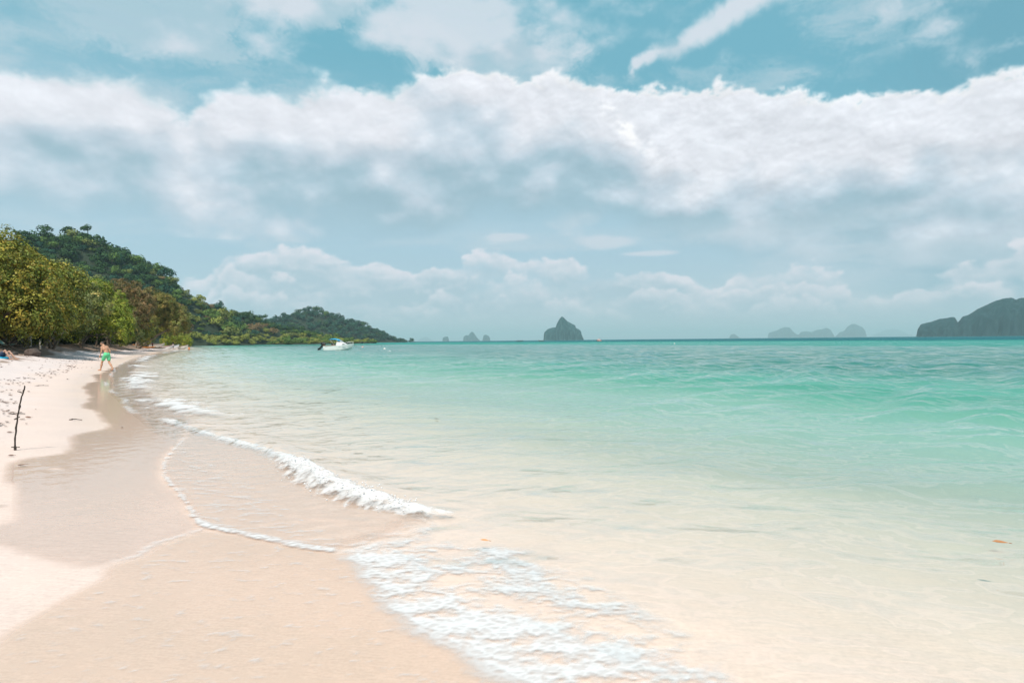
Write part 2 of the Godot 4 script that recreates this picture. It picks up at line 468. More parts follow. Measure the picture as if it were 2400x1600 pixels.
func make_sea() -> void:
	make_swell()
	var rows := PackedFloat32Array()
	for z in [400.0, 120.0, 50.0, 25.0, 14.0, 9.0, 6.0, 4.0, 3.0, 2.0, 1.0, 0.0, -1.0, -2.0]: rows.append(z)
	var near := spaced(2.5, 330, 0.085, 0.0075)
	for d in near: rows.append(-d)
	for d in spaced(near[-1] * 1.03, 25500, 1, 0.03): rows.append(-d)
	var cols := PackedFloat32Array([3.0, 2.0, 1.2])
	var wide := spaced(-0.8, 300, 0.085, 0.0125)
	for t in wide: cols.append(-t)
	for t in spaced(wide[-1] * 1.06, 26000, 1, 0.06): cols.append(-t)
	var p := PackedVector3Array()
	var c := PackedColorArray()
	var low := PackedVector3Array()
	var uv := PackedVector2Array()
	for i in rows.size():
		var z := rows[i]
		var sx := shore_x(z)
		var k := sqrt(1.0 + pow(shore_x(z - 0.5) - shore_x(z + 0.5), 2))
		var step := absf(z) * 0.0075
		for t in cols:
			var x := sx - t * k
			var y := sea_y(x, z, t, maxf(step, -t * 0.0125))
			p.append(V3(x, y, z))
			low.append(V3(x, -0.025 - 0.13 * ss(-2.5, -9.0, t), z))
			uv.append(V2(x / 6.0, z / 6.0))
			var n := bank_noise.get_noise_2d(x * 0.7, z * 0.7) * minf(1.0, -t / 12.0)
			var depth := -along(profile, t)
			var s := depth_color(t * (1.0 + 0.25 * n))
			s.a = clampf(1.0 - exp(-maxf(depth, 0.0) * (0.80 + 0.25 * n)), 0.0, 1.0)
			c.append(s)
	var skin := mat(Color(1, 1, 1), 0.03)
	skin.albedo_color = Color(0.8, 0.95, 0.93, 0.02)
	skin.transparency = BaseMaterial3D.TRANSPARENCY_ALPHA
	skin.metallic_specular = 0.38
	skin.normal_enabled = true
	skin.normal_texture = ripple_texture()
	skin.normal_scale = 0.6
	var body := mat(Color(1, 1, 1), 1.0, true)
	body.transparency = BaseMaterial3D.TRANSPARENCY_ALPHA
	body.specular_mode = BaseMaterial3D.SPECULAR_DISABLED
	var sea := thing("sea", Vector3.ZERO)
	tag(sea, "clear shallow water that turns turquoise and then dark blue offshore", "", "", "structure")
	put("water_body", sheet(rows.size(), cols.size(), low, c, PackedVector2Array(), true), body, sea)
	# the skin in two strips: calmer water by the beach, choppier water offshore
	var cut := 0
	while cols[cut] > -12.0: cut += 1
	var deep := cut
	while cols[deep] > -262.0: deep += 1
	var open := cut
	while cols[open] > -110.0: open += 1
	for far in 4:
		var k0: int = [0, cut, open, deep][far]
		var k1: int = [cut + 1, open + 1, deep + 1, cols.size()][far]
		var q := PackedVector3Array()
		var u := PackedVector2Array()
		for r in rows.size():
			q.append_array(p.slice(r * cols.size() + k0, r * cols.size() + k1))
			u.append_array(uv.slice(r * cols.size() + k0, r * cols.size() + k1))
		var m: StandardMaterial3D = skin.duplicate() if far else skin
		if far:
			m.normal_scale = [0.0, 0.8, 1.0, 2.5][far]
			m.roughness = 0.06
			m.metallic_specular = [0.0, 0.31, 0.13, 0.14][far]
		put("water_surface", sheet(rows.size(), k1 - k0, q, PackedColorArray(), u), m, sea)
	print("sea ", rows.size(), " x ", cols.size())

# ------------------------------------------------------------------ swash and foam
var film_upper := [V2(-78, -156), V2(-55.0, -104), V2(-37.3, -67.0), V2(-28.5, -49.0), V2(-23.9, -39.8), V2(-22.0, -36.6), V2(-20.97, -33.8), V2(-18.6, -30.4), V2(-17.32, -28.17), V2(-16.5, -26.1), V2(-14.42, -22.84), V2(-11.7, -18.84), V2(-10.51, -16.41), V2(-9.49, -15.42), V2(-8.45, -13.88), V2(-7.32, -12.41), V2(-7.32, -11.24), V2(-6.72, -10.27), V2(-6.07, -9.24), V2(-6.12, -8.94), V2(-6.19, -8.43), V2(-5.95, -7.91), V2(-5.33, -7.09), V2(-5.13, -6.98), V2(-4.51, -6.14), V2(-4.2, -5.7), V2(-4.05, -5.38), V2(-4.3, -5.0), V2(-3.61, -4.79), V2(-3.39, -4.65), V2(-2.99, -4.46), V2(-2.67, -4.39)]
var film_seam := [V2(-2.67, -4.39), V2(-2.69, -4.56), V2(-2.61, -4.73), V2(-2.66, -5.06), V2(-2.53, -5.54)]
var swash_front := [V2(-6.2, -12.9), V2(-5.43, -11.37), V2(-4.75, -9.39), V2(-4.31, -8.41), V2(-3.88, -7.61), V2(-3.33, -6.84), V2(-3.0, -6.3), V2(-2.77, -5.91), V2(-2.53, -5.6), V2(-2.15, -5.43), V2(-1.76, -5.21), V2(-1.35, -5.04)]
var patch_left := [V2(-1.36, -5.07), V2(-1.15, -4.6), V2(-0.93, -4.13), V2(-0.69, -3.68), V2(-0.39, -3.37), V2(-0.25, -3.19), V2(-0.13, -3.07), V2(0.05, -2.85), V2(0.32, -2.5), V2(0.62, -2.1)]
var patch_right := [V2(1.15, -1.95), V2(1.3, -2.4), V2(1.15, -2.85), V2(1.01, -3.08), V2(0.97, -3.34), V2(0.92, -3.65), V2(0.75, -4.02), V2(0.62, -4.31), V2(0.42, -4.65), V2(0.22, -4.8), V2(0.1, -5.21), V2(-0.64, -5.32), V2(-0.6, -5.75), V2(-0.72, -6.05), V2(-0.86, -5.5)]
var foam_fine: FastNoiseLite
var foam_lace: FastNoiseLite
var foam_soft: FastNoiseLite
var foam_web: FastNoiseLite

func inside(poly: PackedVector2Array, p: Vector2) -> float:   # metres inside a closed outline, negative outside
	var best := 1e9
	for i in poly.size():
		var q := Geometry2D.get_closest_point_to_segment(p, poly[i], poly[(i + 1) % poly.size()])
		best = minf(best, p.distance_squared_to(q))
	return sqrt(best) * (1.0 if Geometry2D.is_point_in_polygon(p, poly) else -1.0)

# a thin layer over a level grid: cover() gives its opacity at a place, lift() its height
func layer(called: String, x0: float, x1: float, z0: float, z1: float, cell: float, tint: Color, m: Material, parent: Node3D, cover: Callable, lift: Callable, ripple := 1.0) -> void:
	var cols := int((x1 - x0) / cell) + 1
	var rows := int((z1 - z0) / cell) + 1
	var p := PackedVector3Array()
	var c := PackedColorArray()
	var uv := PackedVector2Array()
	for r in rows:
		for k in cols:
			var x := x0 + k * cell
			var z := z0 + r * cell
			var a: float = cover.call(x, z)
			tint.a = a
			c.append(tint)
			p.append(V3(x, lift.call(x, z, a) if a > -1.0 else 0.0, z))
			uv.append(V2(x, z) / ripple)
	put(called, sheet(rows, cols, p, c, uv, true), m, parent)

# the same over rows along the shore, with t from t0 to t1
func shore_layer(called: String, z0: float, z1: float, share: float, t0: float, t1: float, cell: float, tint: Color, m: Material, parent: Node3D, cover: Callable, lift: Callable) -> void:
	var p := PackedVector3Array()
	var c := PackedColorArray()
	var uv := PackedVector2Array()
	var ds := spaced(-z0, -z1, cell, share)
	var cols := int((t1 - t0) / cell) + 1
	for d in ds:
		var sx := shore_x(-d)
		var kk := sqrt(1.0 + pow(shore_x(-d - 0.5) - shore_x(-d + 0.5), 2))
		for k in cols:
			var t := t0 + k * cell
			var x := sx - t * kk
			var a: float = cover.call(x, -d)
			tint.a = a
			c.append(tint)
			p.append(V3(x, lift.call(x, -d, a), -d))
			uv.append(V2(x, -d) / 2.0)
	put(called, sheet(ds.size(), cols, p, c, uv, true), m, parent)

func rounded(pts: Array) -> Array:   # a polyline with its corners cut twice
	var a := pts
	for n in 2:
		var b := [a[0]]
		for i in a.size() - 1:
			b.append(a[i].lerp(a[i + 1], 0.25))
			b.append(a[i].lerp(a[i + 1], 0.75))
		b.append(a[-1])
		a = b
	return a

func make_swash() -> void:
	swash_front = rounded(swash_front)
	film_upper = rounded(film_upper)
	foam_fine = noise(41, 9.0, 3)
	foam_lace = noise(42, 1.5, 4, FastNoiseLite.TYPE_SIMPLEX_SMOOTH, FastNoiseLite.FRACTAL_RIDGED)
	foam_lace.domain_warp_enabled = true
	foam_lace.domain_warp_amplitude = 0.35
	foam_lace.domain_warp_frequency = 1.2
	foam_soft = noise(43, 1.1, 4)
	foam_web = noise(44, 3.4, 2, FastNoiseLite.TYPE_CELLULAR)
	foam_web.fractal_type = FastNoiseLite.FRACTAL_NONE
	foam_web.cellular_return_type = FastNoiseLite.RETURN_DISTANCE2_SUB
	foam_web.domain_warp_enabled = true
	foam_web.domain_warp_amplitude = 0.22
	foam_web.domain_warp_frequency = 2.2
	# a film of water left by the last waves: wet sand that mirrors
	var wet := mat(Color(1, 1, 1), 0.05, true)
	wet.albedo_texture = white_texture
	wet.transparency = BaseMaterial3D.TRANSPARENCY_ALPHA
	wet.metallic_specular = 0.45
	wet.normal_enabled = true
	wet.normal_texture = ripple_texture()
	wet.normal_scale = 0.045
	grainy(wet, BaseMaterial3D.DETAIL_UV_1)
	var sand_tint := Color(0.78, 0.61, 0.525)
	var swash := thing("swash", Vector3.ZERO)
	tag(swash, "thin sheets of water sliding over the wet sand", "", "", "structure")
	var upper := PackedVector2Array(film_upper)
	for q in film_seam: upper.append(q)
	for i in range(swash_front.size() - 17, -1, -1): upper.append(swash_front[i])
	for q in [V2(-6.2, -13.5), V2(-7.5, -15.5), V2(-12.0, -22.5), V2(-20.0, -36), V2(-32.5, -60), V2(-52, -104), V2(-76, -158)]: upper.append(q)
	var film_cover := func(x: float, z: float) -> float:
		var w := foam_soft.get_noise_2d(x * 0.5, z * 0.4) * minf(0.35, -z * 0.006)
		return ss(-0.02, 0.10 - z * 0.004, inside(upper, V2(x, z)) + w) * 0.55
	shore_layer("water_film", -4.2, -150, 0.012, -2.6, 3.6, 0.10, sand_tint, wet, swash, film_cover, func(x: float, z: float, _a: float) -> float: return ground_y(x, z) + 0.004)
	var lower := PackedVector2Array(film_seam)
	for q in [V2(-2.15, -5.43), V2(-1.76, -5.21), V2(-1.35, -5.04)]: lower.append(q)
	for q in patch_left: lower.append(q + V2(0.22, 0.0))
	for q in [V2(1.5, -1.0), V2(2.6, 0.9), V2(1.7, 1.3), V2(0.9, 0.3), V2(-0.3, -0.4), V2(-1.5, -1.5), V2(-2.3, -2.6), V2(-2.55, -3.39), V2(-2.56, -3.57), V2(-2.59, -3.85), V2(-2.59, -4.23)]: lower.append(q)
	var low_cover := func(x: float, z: float) -> float: return ss(-0.01, 0.09, inside(lower, V2(x, z))) * 0.6
	layer("water_film", -2.8, 2.8, -5.7, 1.6, 0.04, Color(0.78, 0.595, 0.475), wet, swash, low_cover, func(x: float, z: float, _a: float) -> float: return ground_y(x, z) + 0.008)
	var tongue := PackedVector2Array(swash_front)
	for q in [V2(-0.9, -5.4), V2(-0.6, -6.2)]: tongue.append(q)
	for i in range(breaker_line.size() - 2, 0, -1): tongue.append(breaker_line[i])
	var tongue_cover := func(x: float, z: float) -> float: return ss(0.0, 0.05, inside(tongue, V2(x, z))) * ss(0.0, 0.35, near_line([V2(-0.6, -6.25), V2(-0.9, -5.4), V2(-1.25, -5.0)], V2(x, z)).x) * 0.6
	layer("water_film", -6.6, -0.4, -13.6, -4.9, 0.05, Color(0.78, 0.605, 0.505), wet, swash, tongue_cover, func(x: float, z: float, _a: float) -> float: return maxf(ground_y(x, z) + 0.014, 0.012) + 0.004 * chop_noise.get_noise_2d(x * 9.0, z * 16.0), 1.5)
	# foam
	var white := mat(Color(1, 1, 1), 0.6, true)
	white.transparency = BaseMaterial3D.TRANSPARENCY_ALPHA
	white.metallic_specular = 0.3
	var foam_tint := Color(0.655, 0.655, 0.672)
	var surf_y := func(x: float, z: float, a: float) -> float:
		return maxf(ground_y(x, z) + 0.017, minf(ground_y(x, z) + 0.028, sea_y(x, z, inland(x, z), 0.1) + 0.008))
	var patch := PackedVector2Array(patch_left)
	for q in patch_right: patch.append(q)
	var patch_cover := func(x: float, z: float) -> float:
		var p := V2(x, z)
		var d := inside(patch, p) + foam_soft.get_noise_2d(x * 2.4, z * 2.4) * 0.10
		if d < -0.12: return 0.0
		var lead := near_line(patch_left, p).x + foam_soft.get_noise_2d(x * 1.5 + 7.0, z * 1.5) * 0.12
		var soft := foam_soft.get_noise_2d(x * 1.6, z * 2.6)
		var web := ss(0.34, 0.0, foam_web.get_noise_2d(x * 0.9, z * 1.25) + 1.0) + 0.7 * ss(0.42, 0.0, foam_web.get_noise_2d(x * 2.3 + 9.0, z * 3.0) + 1.0)
		var lace := foam_lace.get_noise_2d(x * 1.5, z * 2.3)
		var dense := ss(0.75, 0.03, lead) * 0.5 + ss(-4.3, -3.0, z) * 0.10
		var v := lace * 0.30 + soft * 1.0 + web * 0.24 + foam_fine.get_noise_2d(x * 1.2, z * 1.6) * 0.40 + dense + 0.08
		var bubbles := ss(0.55, 0.0, foam_web.get_noise_2d(x * 4.6 + 3.0, z * 5.6) + 1.0)
		return ss(-0.12, 1.0, v) * ss(-0.04, 0.18, d) * (0.68 + 0.26 * bubbles)
	var foam := thing("foam_patch", V3(0, 0, 0))
	tag(foam, "wide lacy patch of white foam spreading over the shallows in the foreground", "foam", "", "stuff")
	layer("foam", -1.55, 1.5, -6.15, -1.8, 0.0125, foam_tint, white, foam, patch_cover, func(x: float, z: float, _a: float) -> float: return ground_y(x, z) + 0.0125)
	# the foam lines at the edges of the sheets
	var lines := thing("foam_line", Vector3.ZERO)
	tag(lines, "thin white foam line along the curved front of the swash", "foam", "", "stuff")
	var line_cover := func(x: float, z: float) -> float:
		var p := V2(x, z)
		var e := near_line(swash_front, p)
		var n := foam_soft.get_noise_2d(x * 3.0, z * 3.0)
		var wide := 0.030 + 0.042 * ss(0.55, 0.78, e.y) + 0.03 * n
		var a := ss(wide, wide * 0.35, e.x + foam_fine.get_noise_2d(x * 0.6, z * 0.6) * 0.022) * (0.72 + 0.2 * ss(0.5, 0.75, e.y)) * ss(0.02, 0.2, e.y)
		a *= ss(-0.30, 0.15, n + 0.12 + 0.3 * ss(0.5, 0.7, e.y))
		a *= 0.5 + 0.5 * ss(-0.25, 0.35, foam_fine.get_noise_2d(x * 1.7, z * 1.7) + 0.4 * n)
		var inner := inside(tongue, p)
		if inner > 0.0:   # torn flecks behind the front
			var f := foam_lace.get_noise_2d(x * 1.5, z * 2.6) + 0.5 * foam_soft.get_noise_2d(x * 3.0, z * 5.0)
			a = maxf(a, ss(0.34, 0.9, f) * 0.45)
		return clampf(a, 0, 1)
	layer("foam", -6.5, -0.75, -13.2, -4.85, 0.022, foam_tint, white, lines, line_cover, surf_y)
	var seam := thing("foam_line", Vector3.ZERO)
	tag(seam, "faint foam seam where two sheets of swash meet on the sand, lower left", "foam", "", "stuff")
	var seam_cover := func(x: float, z: float) -> float:
		var e := near_line(film_seam, V2(x, z))
		var a := ss(0.05, 0.0, e.x + foam_fine.get_noise_2d(x, z) * 0.05) * 0.32 * ss(0.1, 0.5, e.y)
		if inside(lower, V2(x, z)) > 0.1:
			var f := foam_lace.get_noise_2d(x * 1.8 + 5.0, z * 3.2) + 0.6 * foam_soft.get_noise_2d(x * 4.0, z * 6.0)
			a = maxf(a, ss(0.62, 1.05, f) * 0.36)
		return a
	layer("foam", -2.85, 0.0, -5.7, -2.4, 0.02, foam_tint, white, seam, seam_cover, func(x: float, z: float, a: float) -> float: return ground_y(x, z) + 0.011 + 0.006 * a)
	make_breaker(white, foam_tint)
	# the little surf farther along the beach
	var surf := thing("foam_line", Vector3.ZERO)
	tag(surf, "broken white surf along the water's edge towards the walking person", "foam", "", "stuff")
	var far_cover := func(x: float, z: float) -> float:
		var t := inland(x, z)
		var mid := -1.3 + 0.8 * foam_soft.get_noise_2d(z * 0.09, 3.0) + 0.35 * foam_soft.get_noise_2d(z * 0.4, 9.0)
		var strength := ss(-0.05, 0.30, foam_soft.get_noise_2d(z * 0.06 * (1.0 if z > -50.0 else 0.4), 40.0) + 0.08)
		var a := ss(0.55, 0.05, absf(t - mid) + foam_soft.get_noise_2d(x * 1.6, z * 0.8) * 0.7 + foam_fine.get_noise_2d(x * 0.5, z * 0.3) * 0.3) * strength * 0.85
		var edge := -0.1 + 0.3 * foam_soft.get_noise_2d(z * 0.13, 77.0)
		a = maxf(a, ss(0.11, 0.02, absf(t - edge) + 0.05 * foam_soft.get_noise_2d(x * 5, z * 3)) * 0.45 * ss(-0.05, 0.2, foam_soft.get_noise_2d(z * 0.2, 17.0)))
		return a * ss(-13.8, -16.0, z)
	shore_layer("foam", -13.6, -170, 0.009, -3.4, 0.9, 0.07, foam_tint, white, surf, far_cover, func(x: float, z: float, a: float) -> float: return maxf(ground_y(x, z) + 0.014, 0.015) + 0.04 * a * ss(0.2, -0.8, inland(x, z)))

func make_breaker(white: Material, foam_tint: Color) -> void:
	var wave := thing("breaking_wave", Vector3.ZERO)
	tag(wave, "small breaking wave with a tumbling crest of white foam", "wave", "", "structure")
	var line: Array = []
	for i in breaker_line.size() - 1:
		for k in 8: line.append(breaker_line[i].lerp(breaker_line[i + 1], k / 8.0))
	var smooth: Array = []
	for i in line.size():
		var s := Vector2.ZERO
		for k in range(-6, 7): s += line[clampi(i + k, 0, line.size() - 1)]
		smooth.append(s / 13.0)
	var total := 0.0
	for i in smooth.size() - 1: total += smooth[i].distance_to(smooth[i + 1])
	var rows := int(total / 0.022)
	var cols := 56
	var p := PackedVector3Array()
	var c := PackedColorArray()
	var drops: Array[Transform3D] = []
	for r in rows:
		var f := float(r) / (rows - 1)
		var g := f * (smooth.size() - 1)
		var i := mini(int(g), smooth.size() - 2)
		var at: Vector2 = smooth[i].lerp(smooth[i + 1], g - i)
		var dir: Vector2 = (smooth[i + 1] - smooth[i]).normalized()
		var land := V2(-dir.y, dir.x)   # towards the beach
		if inland(at.x + land.x, at.y + land.y) < inland(at.x, at.y): land = -land
		var vigour := 0.35 + 0.65 * ss(0.40, 0.58, f)
		vigour *= ss(0.0, 0.1, f) * ss(1.0, 0.80, f)
		vigour *= 0.86 + 0.5 * foam_soft.get_noise_1d(f * 9.0)
		for k in cols:
			var u := float(k) / (cols - 1)   # from the back of the wave to its toe on the beach side
			var across := lerpf(-0.13, 0.30, u) * (0.55 + 0.7 * vigour)
			var x := at.x + land.x * across
			var z := at.y + land.y * across
			var hump := pow(maxf(0.0, sin(PI * pow(u, 0.75))), 0.8)
			var n := foam_fine.get_noise_2d(x * 1.2, z * 1.2)
			var n2 := foam_soft.get_noise_2d(x * 4.0, z * 4.0)
			var y := maxf(ground_y(x, z), -0.01) + 0.01 + vigour * hump * (0.112 + 0.035 * n2 + 0.012 * n)
			p.append(V3(x, y, z))
			var a := ss(-0.05, 0.35, u + n2 * 0.3 + n * 0.1) * ss(1.05, 0.5, u + 0.38 * n2 + 0.30 * n) * ss(0.02, 0.4, vigour + n2 * 0.3)
			foam_tint.a = clampf(a * (0.85 + 0.35 * n), 0.0, 0.95)
			c.append(foam_tint)
			if a > 0.5 and vigour > 0.5 and rng.randf() < 0.035:
				var s := rnd(0.003, 0.010)
				drops.append(Transform3D(Basis().scaled(Vector3.ONE * s), V3(x, y, z) + V3(land.x * rnd(-0.05, 0.14), rnd(0.0, 0.06), land.y * rnd(-0.05, 0.14))))
	var m := sheet(rows, cols, p, c, PackedVector2Array(), true)
	put("foam_crest", m, white, wave)
	var ball := SphereMesh.new()
	ball.radius = 1.0
	ball.height = 2.0
	ball.radial_segments = 6
	ball.rings = 4
	scatter("spray", ball, mat(foam_tint, 0.4), drops, PackedColorArray(), wave)

func scatter(called: String, mesh: Mesh, m: Material, where: Array[Transform3D], tints := PackedColorArray(), parent: Node3D = null) -> MultiMeshInstance3D:
	var mm := MultiMesh.new()
	mm.transform_format = MultiMesh.TRANSFORM_3D
	mm.use_colors = tints.size() > 0
	mm.mesh = mesh
	mm.instance_count = where.size()
	for i in where.size():
		mm.set_instance_transform(i, where[i])
		if tints.size(): mm.set_instance_color(i, tints[i])
	if mesh is ArrayMesh:
		mesh.surface_set_material(0, m)
	else:
		(mesh as PrimitiveMesh).material = m
	var o := MultiMeshInstance3D.new()
	o.name = called if parent else numbered(called)
	o.multimesh = mm
	o.set_meta("kind", "stuff")
	(parent if parent else self).add_child(o, true)
	return o

# ------------------------------------------------------------------ vegetation
class Geo:
	var p := PackedVector3Array()
	var n := PackedVector3Array()
	var c := PackedColorArray()
	var idx := PackedInt32Array()
	func quad(a: Vector3, b: Vector3, d: Vector3, e: Vector3, normal: Vector3, tint: Color) -> void:
		var o := p.size()
		for v in [a, b, d, e]:
			p.append(v)
			n.append(normal)
			c.append(tint)
		if (b - a).cross(d - a).dot(normal) > 0.0: idx.append_array(PackedInt32Array([o, o + 2, o + 1, o, o + 3, o + 2]))
		else: idx.append_array(PackedInt32Array([o, o + 1, o + 2, o, o + 2, o + 3]))
	func tube(pts: Array, radii: Array, sides: int, tint: Color, knots := 0.0, r: RandomNumberGenerator = null) -> void:
		var o := p.size()
		for i in pts.size():
			var d: Vector3 = (pts[mini(i + 1, pts.size() - 1)] - pts[maxi(i - 1, 0)]).normalized()
			var u := d.cross(Vector3(0.31, 0.2, 0.93)).normalized()
			var w := d.cross(u)
			for k in sides + 1:
				var a := TAU * (k % sides) / sides
				var v := u * cos(a) + w * sin(a)
				var rr: float = radii[i]
				if knots > 0.0: rr *= 1.0 + knots * sin(i * 2.3 + a * 2.0)
				p.append(pts[i] + v * rr)
				n.append(v)
				c.append(tint)
		for i in pts.size() - 1:
			for k in sides:
				var a := o + i * (sides + 1) + k
				var b := a + sides + 1
				idx.append_array(PackedInt32Array([a, b, a + 1, a + 1, b, b + 1]))
		for e in [0, pts.size() - 1]:   # closed ends
			var mid := p.size()
			p.append(pts[e])
			n.append((pts[e] - pts[1 if e == 0 else e - 1]).normalized())
			c.append(tint)
			for k in sides:
				var a: int = o + e * (sides + 1) + k
				idx.append_array(PackedInt32Array([mid, a, a + 1] if e == 0 else [mid, a + 1, a]))
	func mesh() -> ArrayMesh:
		var a := []
		a.resize(Mesh.ARRAY_MAX)
		a[Mesh.ARRAY_VERTEX] = p
		a[Mesh.ARRAY_NORMAL] = n
		a[Mesh.ARRAY_COLOR] = c
		a[Mesh.ARRAY_INDEX] = idx
		var m := ArrayMesh.new()
		m.add_surface_from_arrays(Mesh.PRIMITIVE_TRIANGLES, a)
		return m

func ball_dir() -> Vector3:
	var y := rnd(-1, 1)
	var a := rnd(0, TAU)
	var r := sqrt(1 - y * y)
	return V3(r * cos(a), y, r * sin(a))

var bark: StandardMaterial3D
var leaf_mat: StandardMaterial3D
var hill_mats := []

func make_plant_materials() -> void:
	bark = mat(Color(0.17, 0.13, 0.10), 0.9, false)
	leaf_mat = mat(Color(1, 1, 1), 0.5, true)
	leaf_mat.backlight_enabled = true
	leaf_mat.backlight = Color(0.45, 0.5, 0.3)
	leaf_mat.metallic_specular = 0.35

func leaf_sprig(leaves: int, spread: float, long: float, wide: float) -> ArrayMesh:   # a sprig of leaves round its own +y
	var g := Geo.new()
	for i in leaves:
		var a := rnd(0, TAU)
		var r := spread * sqrt(rng.randf())
		var at := V3(cos(a) * r, rnd(-0.25, 0.22) * spread * 1.4, sin(a) * r)
		var up := (V3(cos(a) * r / spread * 0.8, 1.0, sin(a) * r / spread * 0.8) + ball_dir() * 0.55).normalized()
		var out := up.cross(ball_dir()).normalized()
		var side := up.cross(out)
		var l := long * rnd(0.75, 1.2)
		var w := wide * rnd(0.8, 1.2)
		var droop := up * (-0.18 * l)
		var t := rnd(0.5, 1.6)
		g.quad(at, at + out * l * 0.55 + side * w * 0.5, at + out * l + droop, at + out * l * 0.55 - side * w * 0.5, up, Color(t * rnd(0.9, 1.15), t, t * rnd(0.7, 1.1)))
	return g.mesh()

var sprigs := []

# a broad beach tree: base on the bank, crown given by its middle, half-width and top
func beach_tree(called: String, label: String, base: Vector2, mid: Vector3, half: Vector3, greens: Array, lobes: int, density := 1.0, stems := 2, lean := []) -> void:
	var gy := ground_y(base.x, base.y) - 0.1
	var t := thing(called, V3(base.x, gy, base.y))
	tag(t, label, "tree" if called != "shore_bush" else "bush", "trees along the back of the beach")
	var c := mid - V3(base.x, gy, base.y)
	var blobs := []
	for i in lobes:
		var d := ball_dir()
		d.y = absf(d.y) * 1.6 - 0.78
		var r := lerpf(0.28, 0.44, rng.randf()) * (half.x + half.y) * 0.5
		blobs.append([c + V3(d.x * half.x, d.y * half.y, d.z * half.z) * rnd(0.55, 0.8), r])
	blobs.append([c, half.y * 0.55])
	# stems and limbs
	var trunk := Geo.new()
	var grey := Color(1, 1, 1)
	for s in stems:
		var goal: Vector3 = blobs[s % blobs.size()][0]
		var foot := V3(rnd(-0.5, 0.5), 0, rnd(-0.5, 0.5)) * s
		var bend := V3(rnd(-0.5, 0.5), 0, rnd(-0.4, 0.4))
		var pts := []
		var rad := []
		for k in 7:
			var f := k / 6.0
			pts.append(foot.lerp(goal, f) + bend * sin(PI * f) + V3(0, 0.5 * sin(PI * f), 0))
			rad.append(lerpf(0.21, 0.06, f) * half.y / 4.5 * (1.25 if k == 0 else 1.0))
		trunk.tube(pts, rad, 8, grey, 0.10)
	put("trunk", trunk.mesh(), bark, t)
	for i in mini(5, blobs.size()):
		var limb := Geo.new()
		var from := c * 0.45 + V3(rnd(-0.3, 0.3), rnd(-0.3, 0.5), 0)
		var goal: Vector3 = blobs[(i + 2) % blobs.size()][0]
		var mid_pt := from.lerp(goal, 0.5) + ball_dir() * 0.4
		limb.tube([from, mid_pt, goal], [0.13, 0.09, 0.04], 6, grey, 0.1)
		put("limb", limb.mesh(), bark, t)
	for l in lean:   # a bare grey limb in plain view
		var limb := Geo.new()
		limb.tube(l, [0.20, 0.16, 0.13, 0.09], 8, grey, 0.12)
		put("limb", limb.mesh(), pale_bark, t)
	# leaves
	var where: Array[Transform3D] = []
	var tints := PackedColorArray()
	for b in blobs:
		var n := int(12.6 * b[1] * b[1] * 2.1 * density)
		for i in n:
			var d := ball_dir()
			if d.y < -0.55 and rng.randf() < 0.7: continue
			var rr: float = b[1] * (1.06 - 0.38 * pow(rng.randf(), 1.6))
			var at: Vector3 = b[0] + d * rr + ball_dir() * 0.18
			if at.y + gy < ground_y(base.x + at.x, base.y + at.z) + 0.5: continue
			var deep := false
			for o in blobs:
				if o != b and at.distance_to(o[0]) < o[1] * 0.62: deep = true
			if deep: continue
			var up := (d + V3(0, 0.45, 0) + ball_dir() * 0.35).normalized()
			var bs := Basis(Quaternion(V3(0, 1, 0), up)) * Basis(V3(0, 1, 0), rnd(0, TAU))
			where.append(Transform3D(bs.scaled(Vector3.ONE * rnd(0.8, 1.25)), at))
			var tint: Color = greens[0].lerp(greens[1], rng.randf()).lerp(greens[2], pow(rng.randf(), 4.5))
			tints.append(tint * rnd(0.7, 1.35))
	scatter("crown", sprigs[rng.randi() % sprigs.size()], leaf_mat, where, tints, t)

var pale_bark: StandardMaterial3D

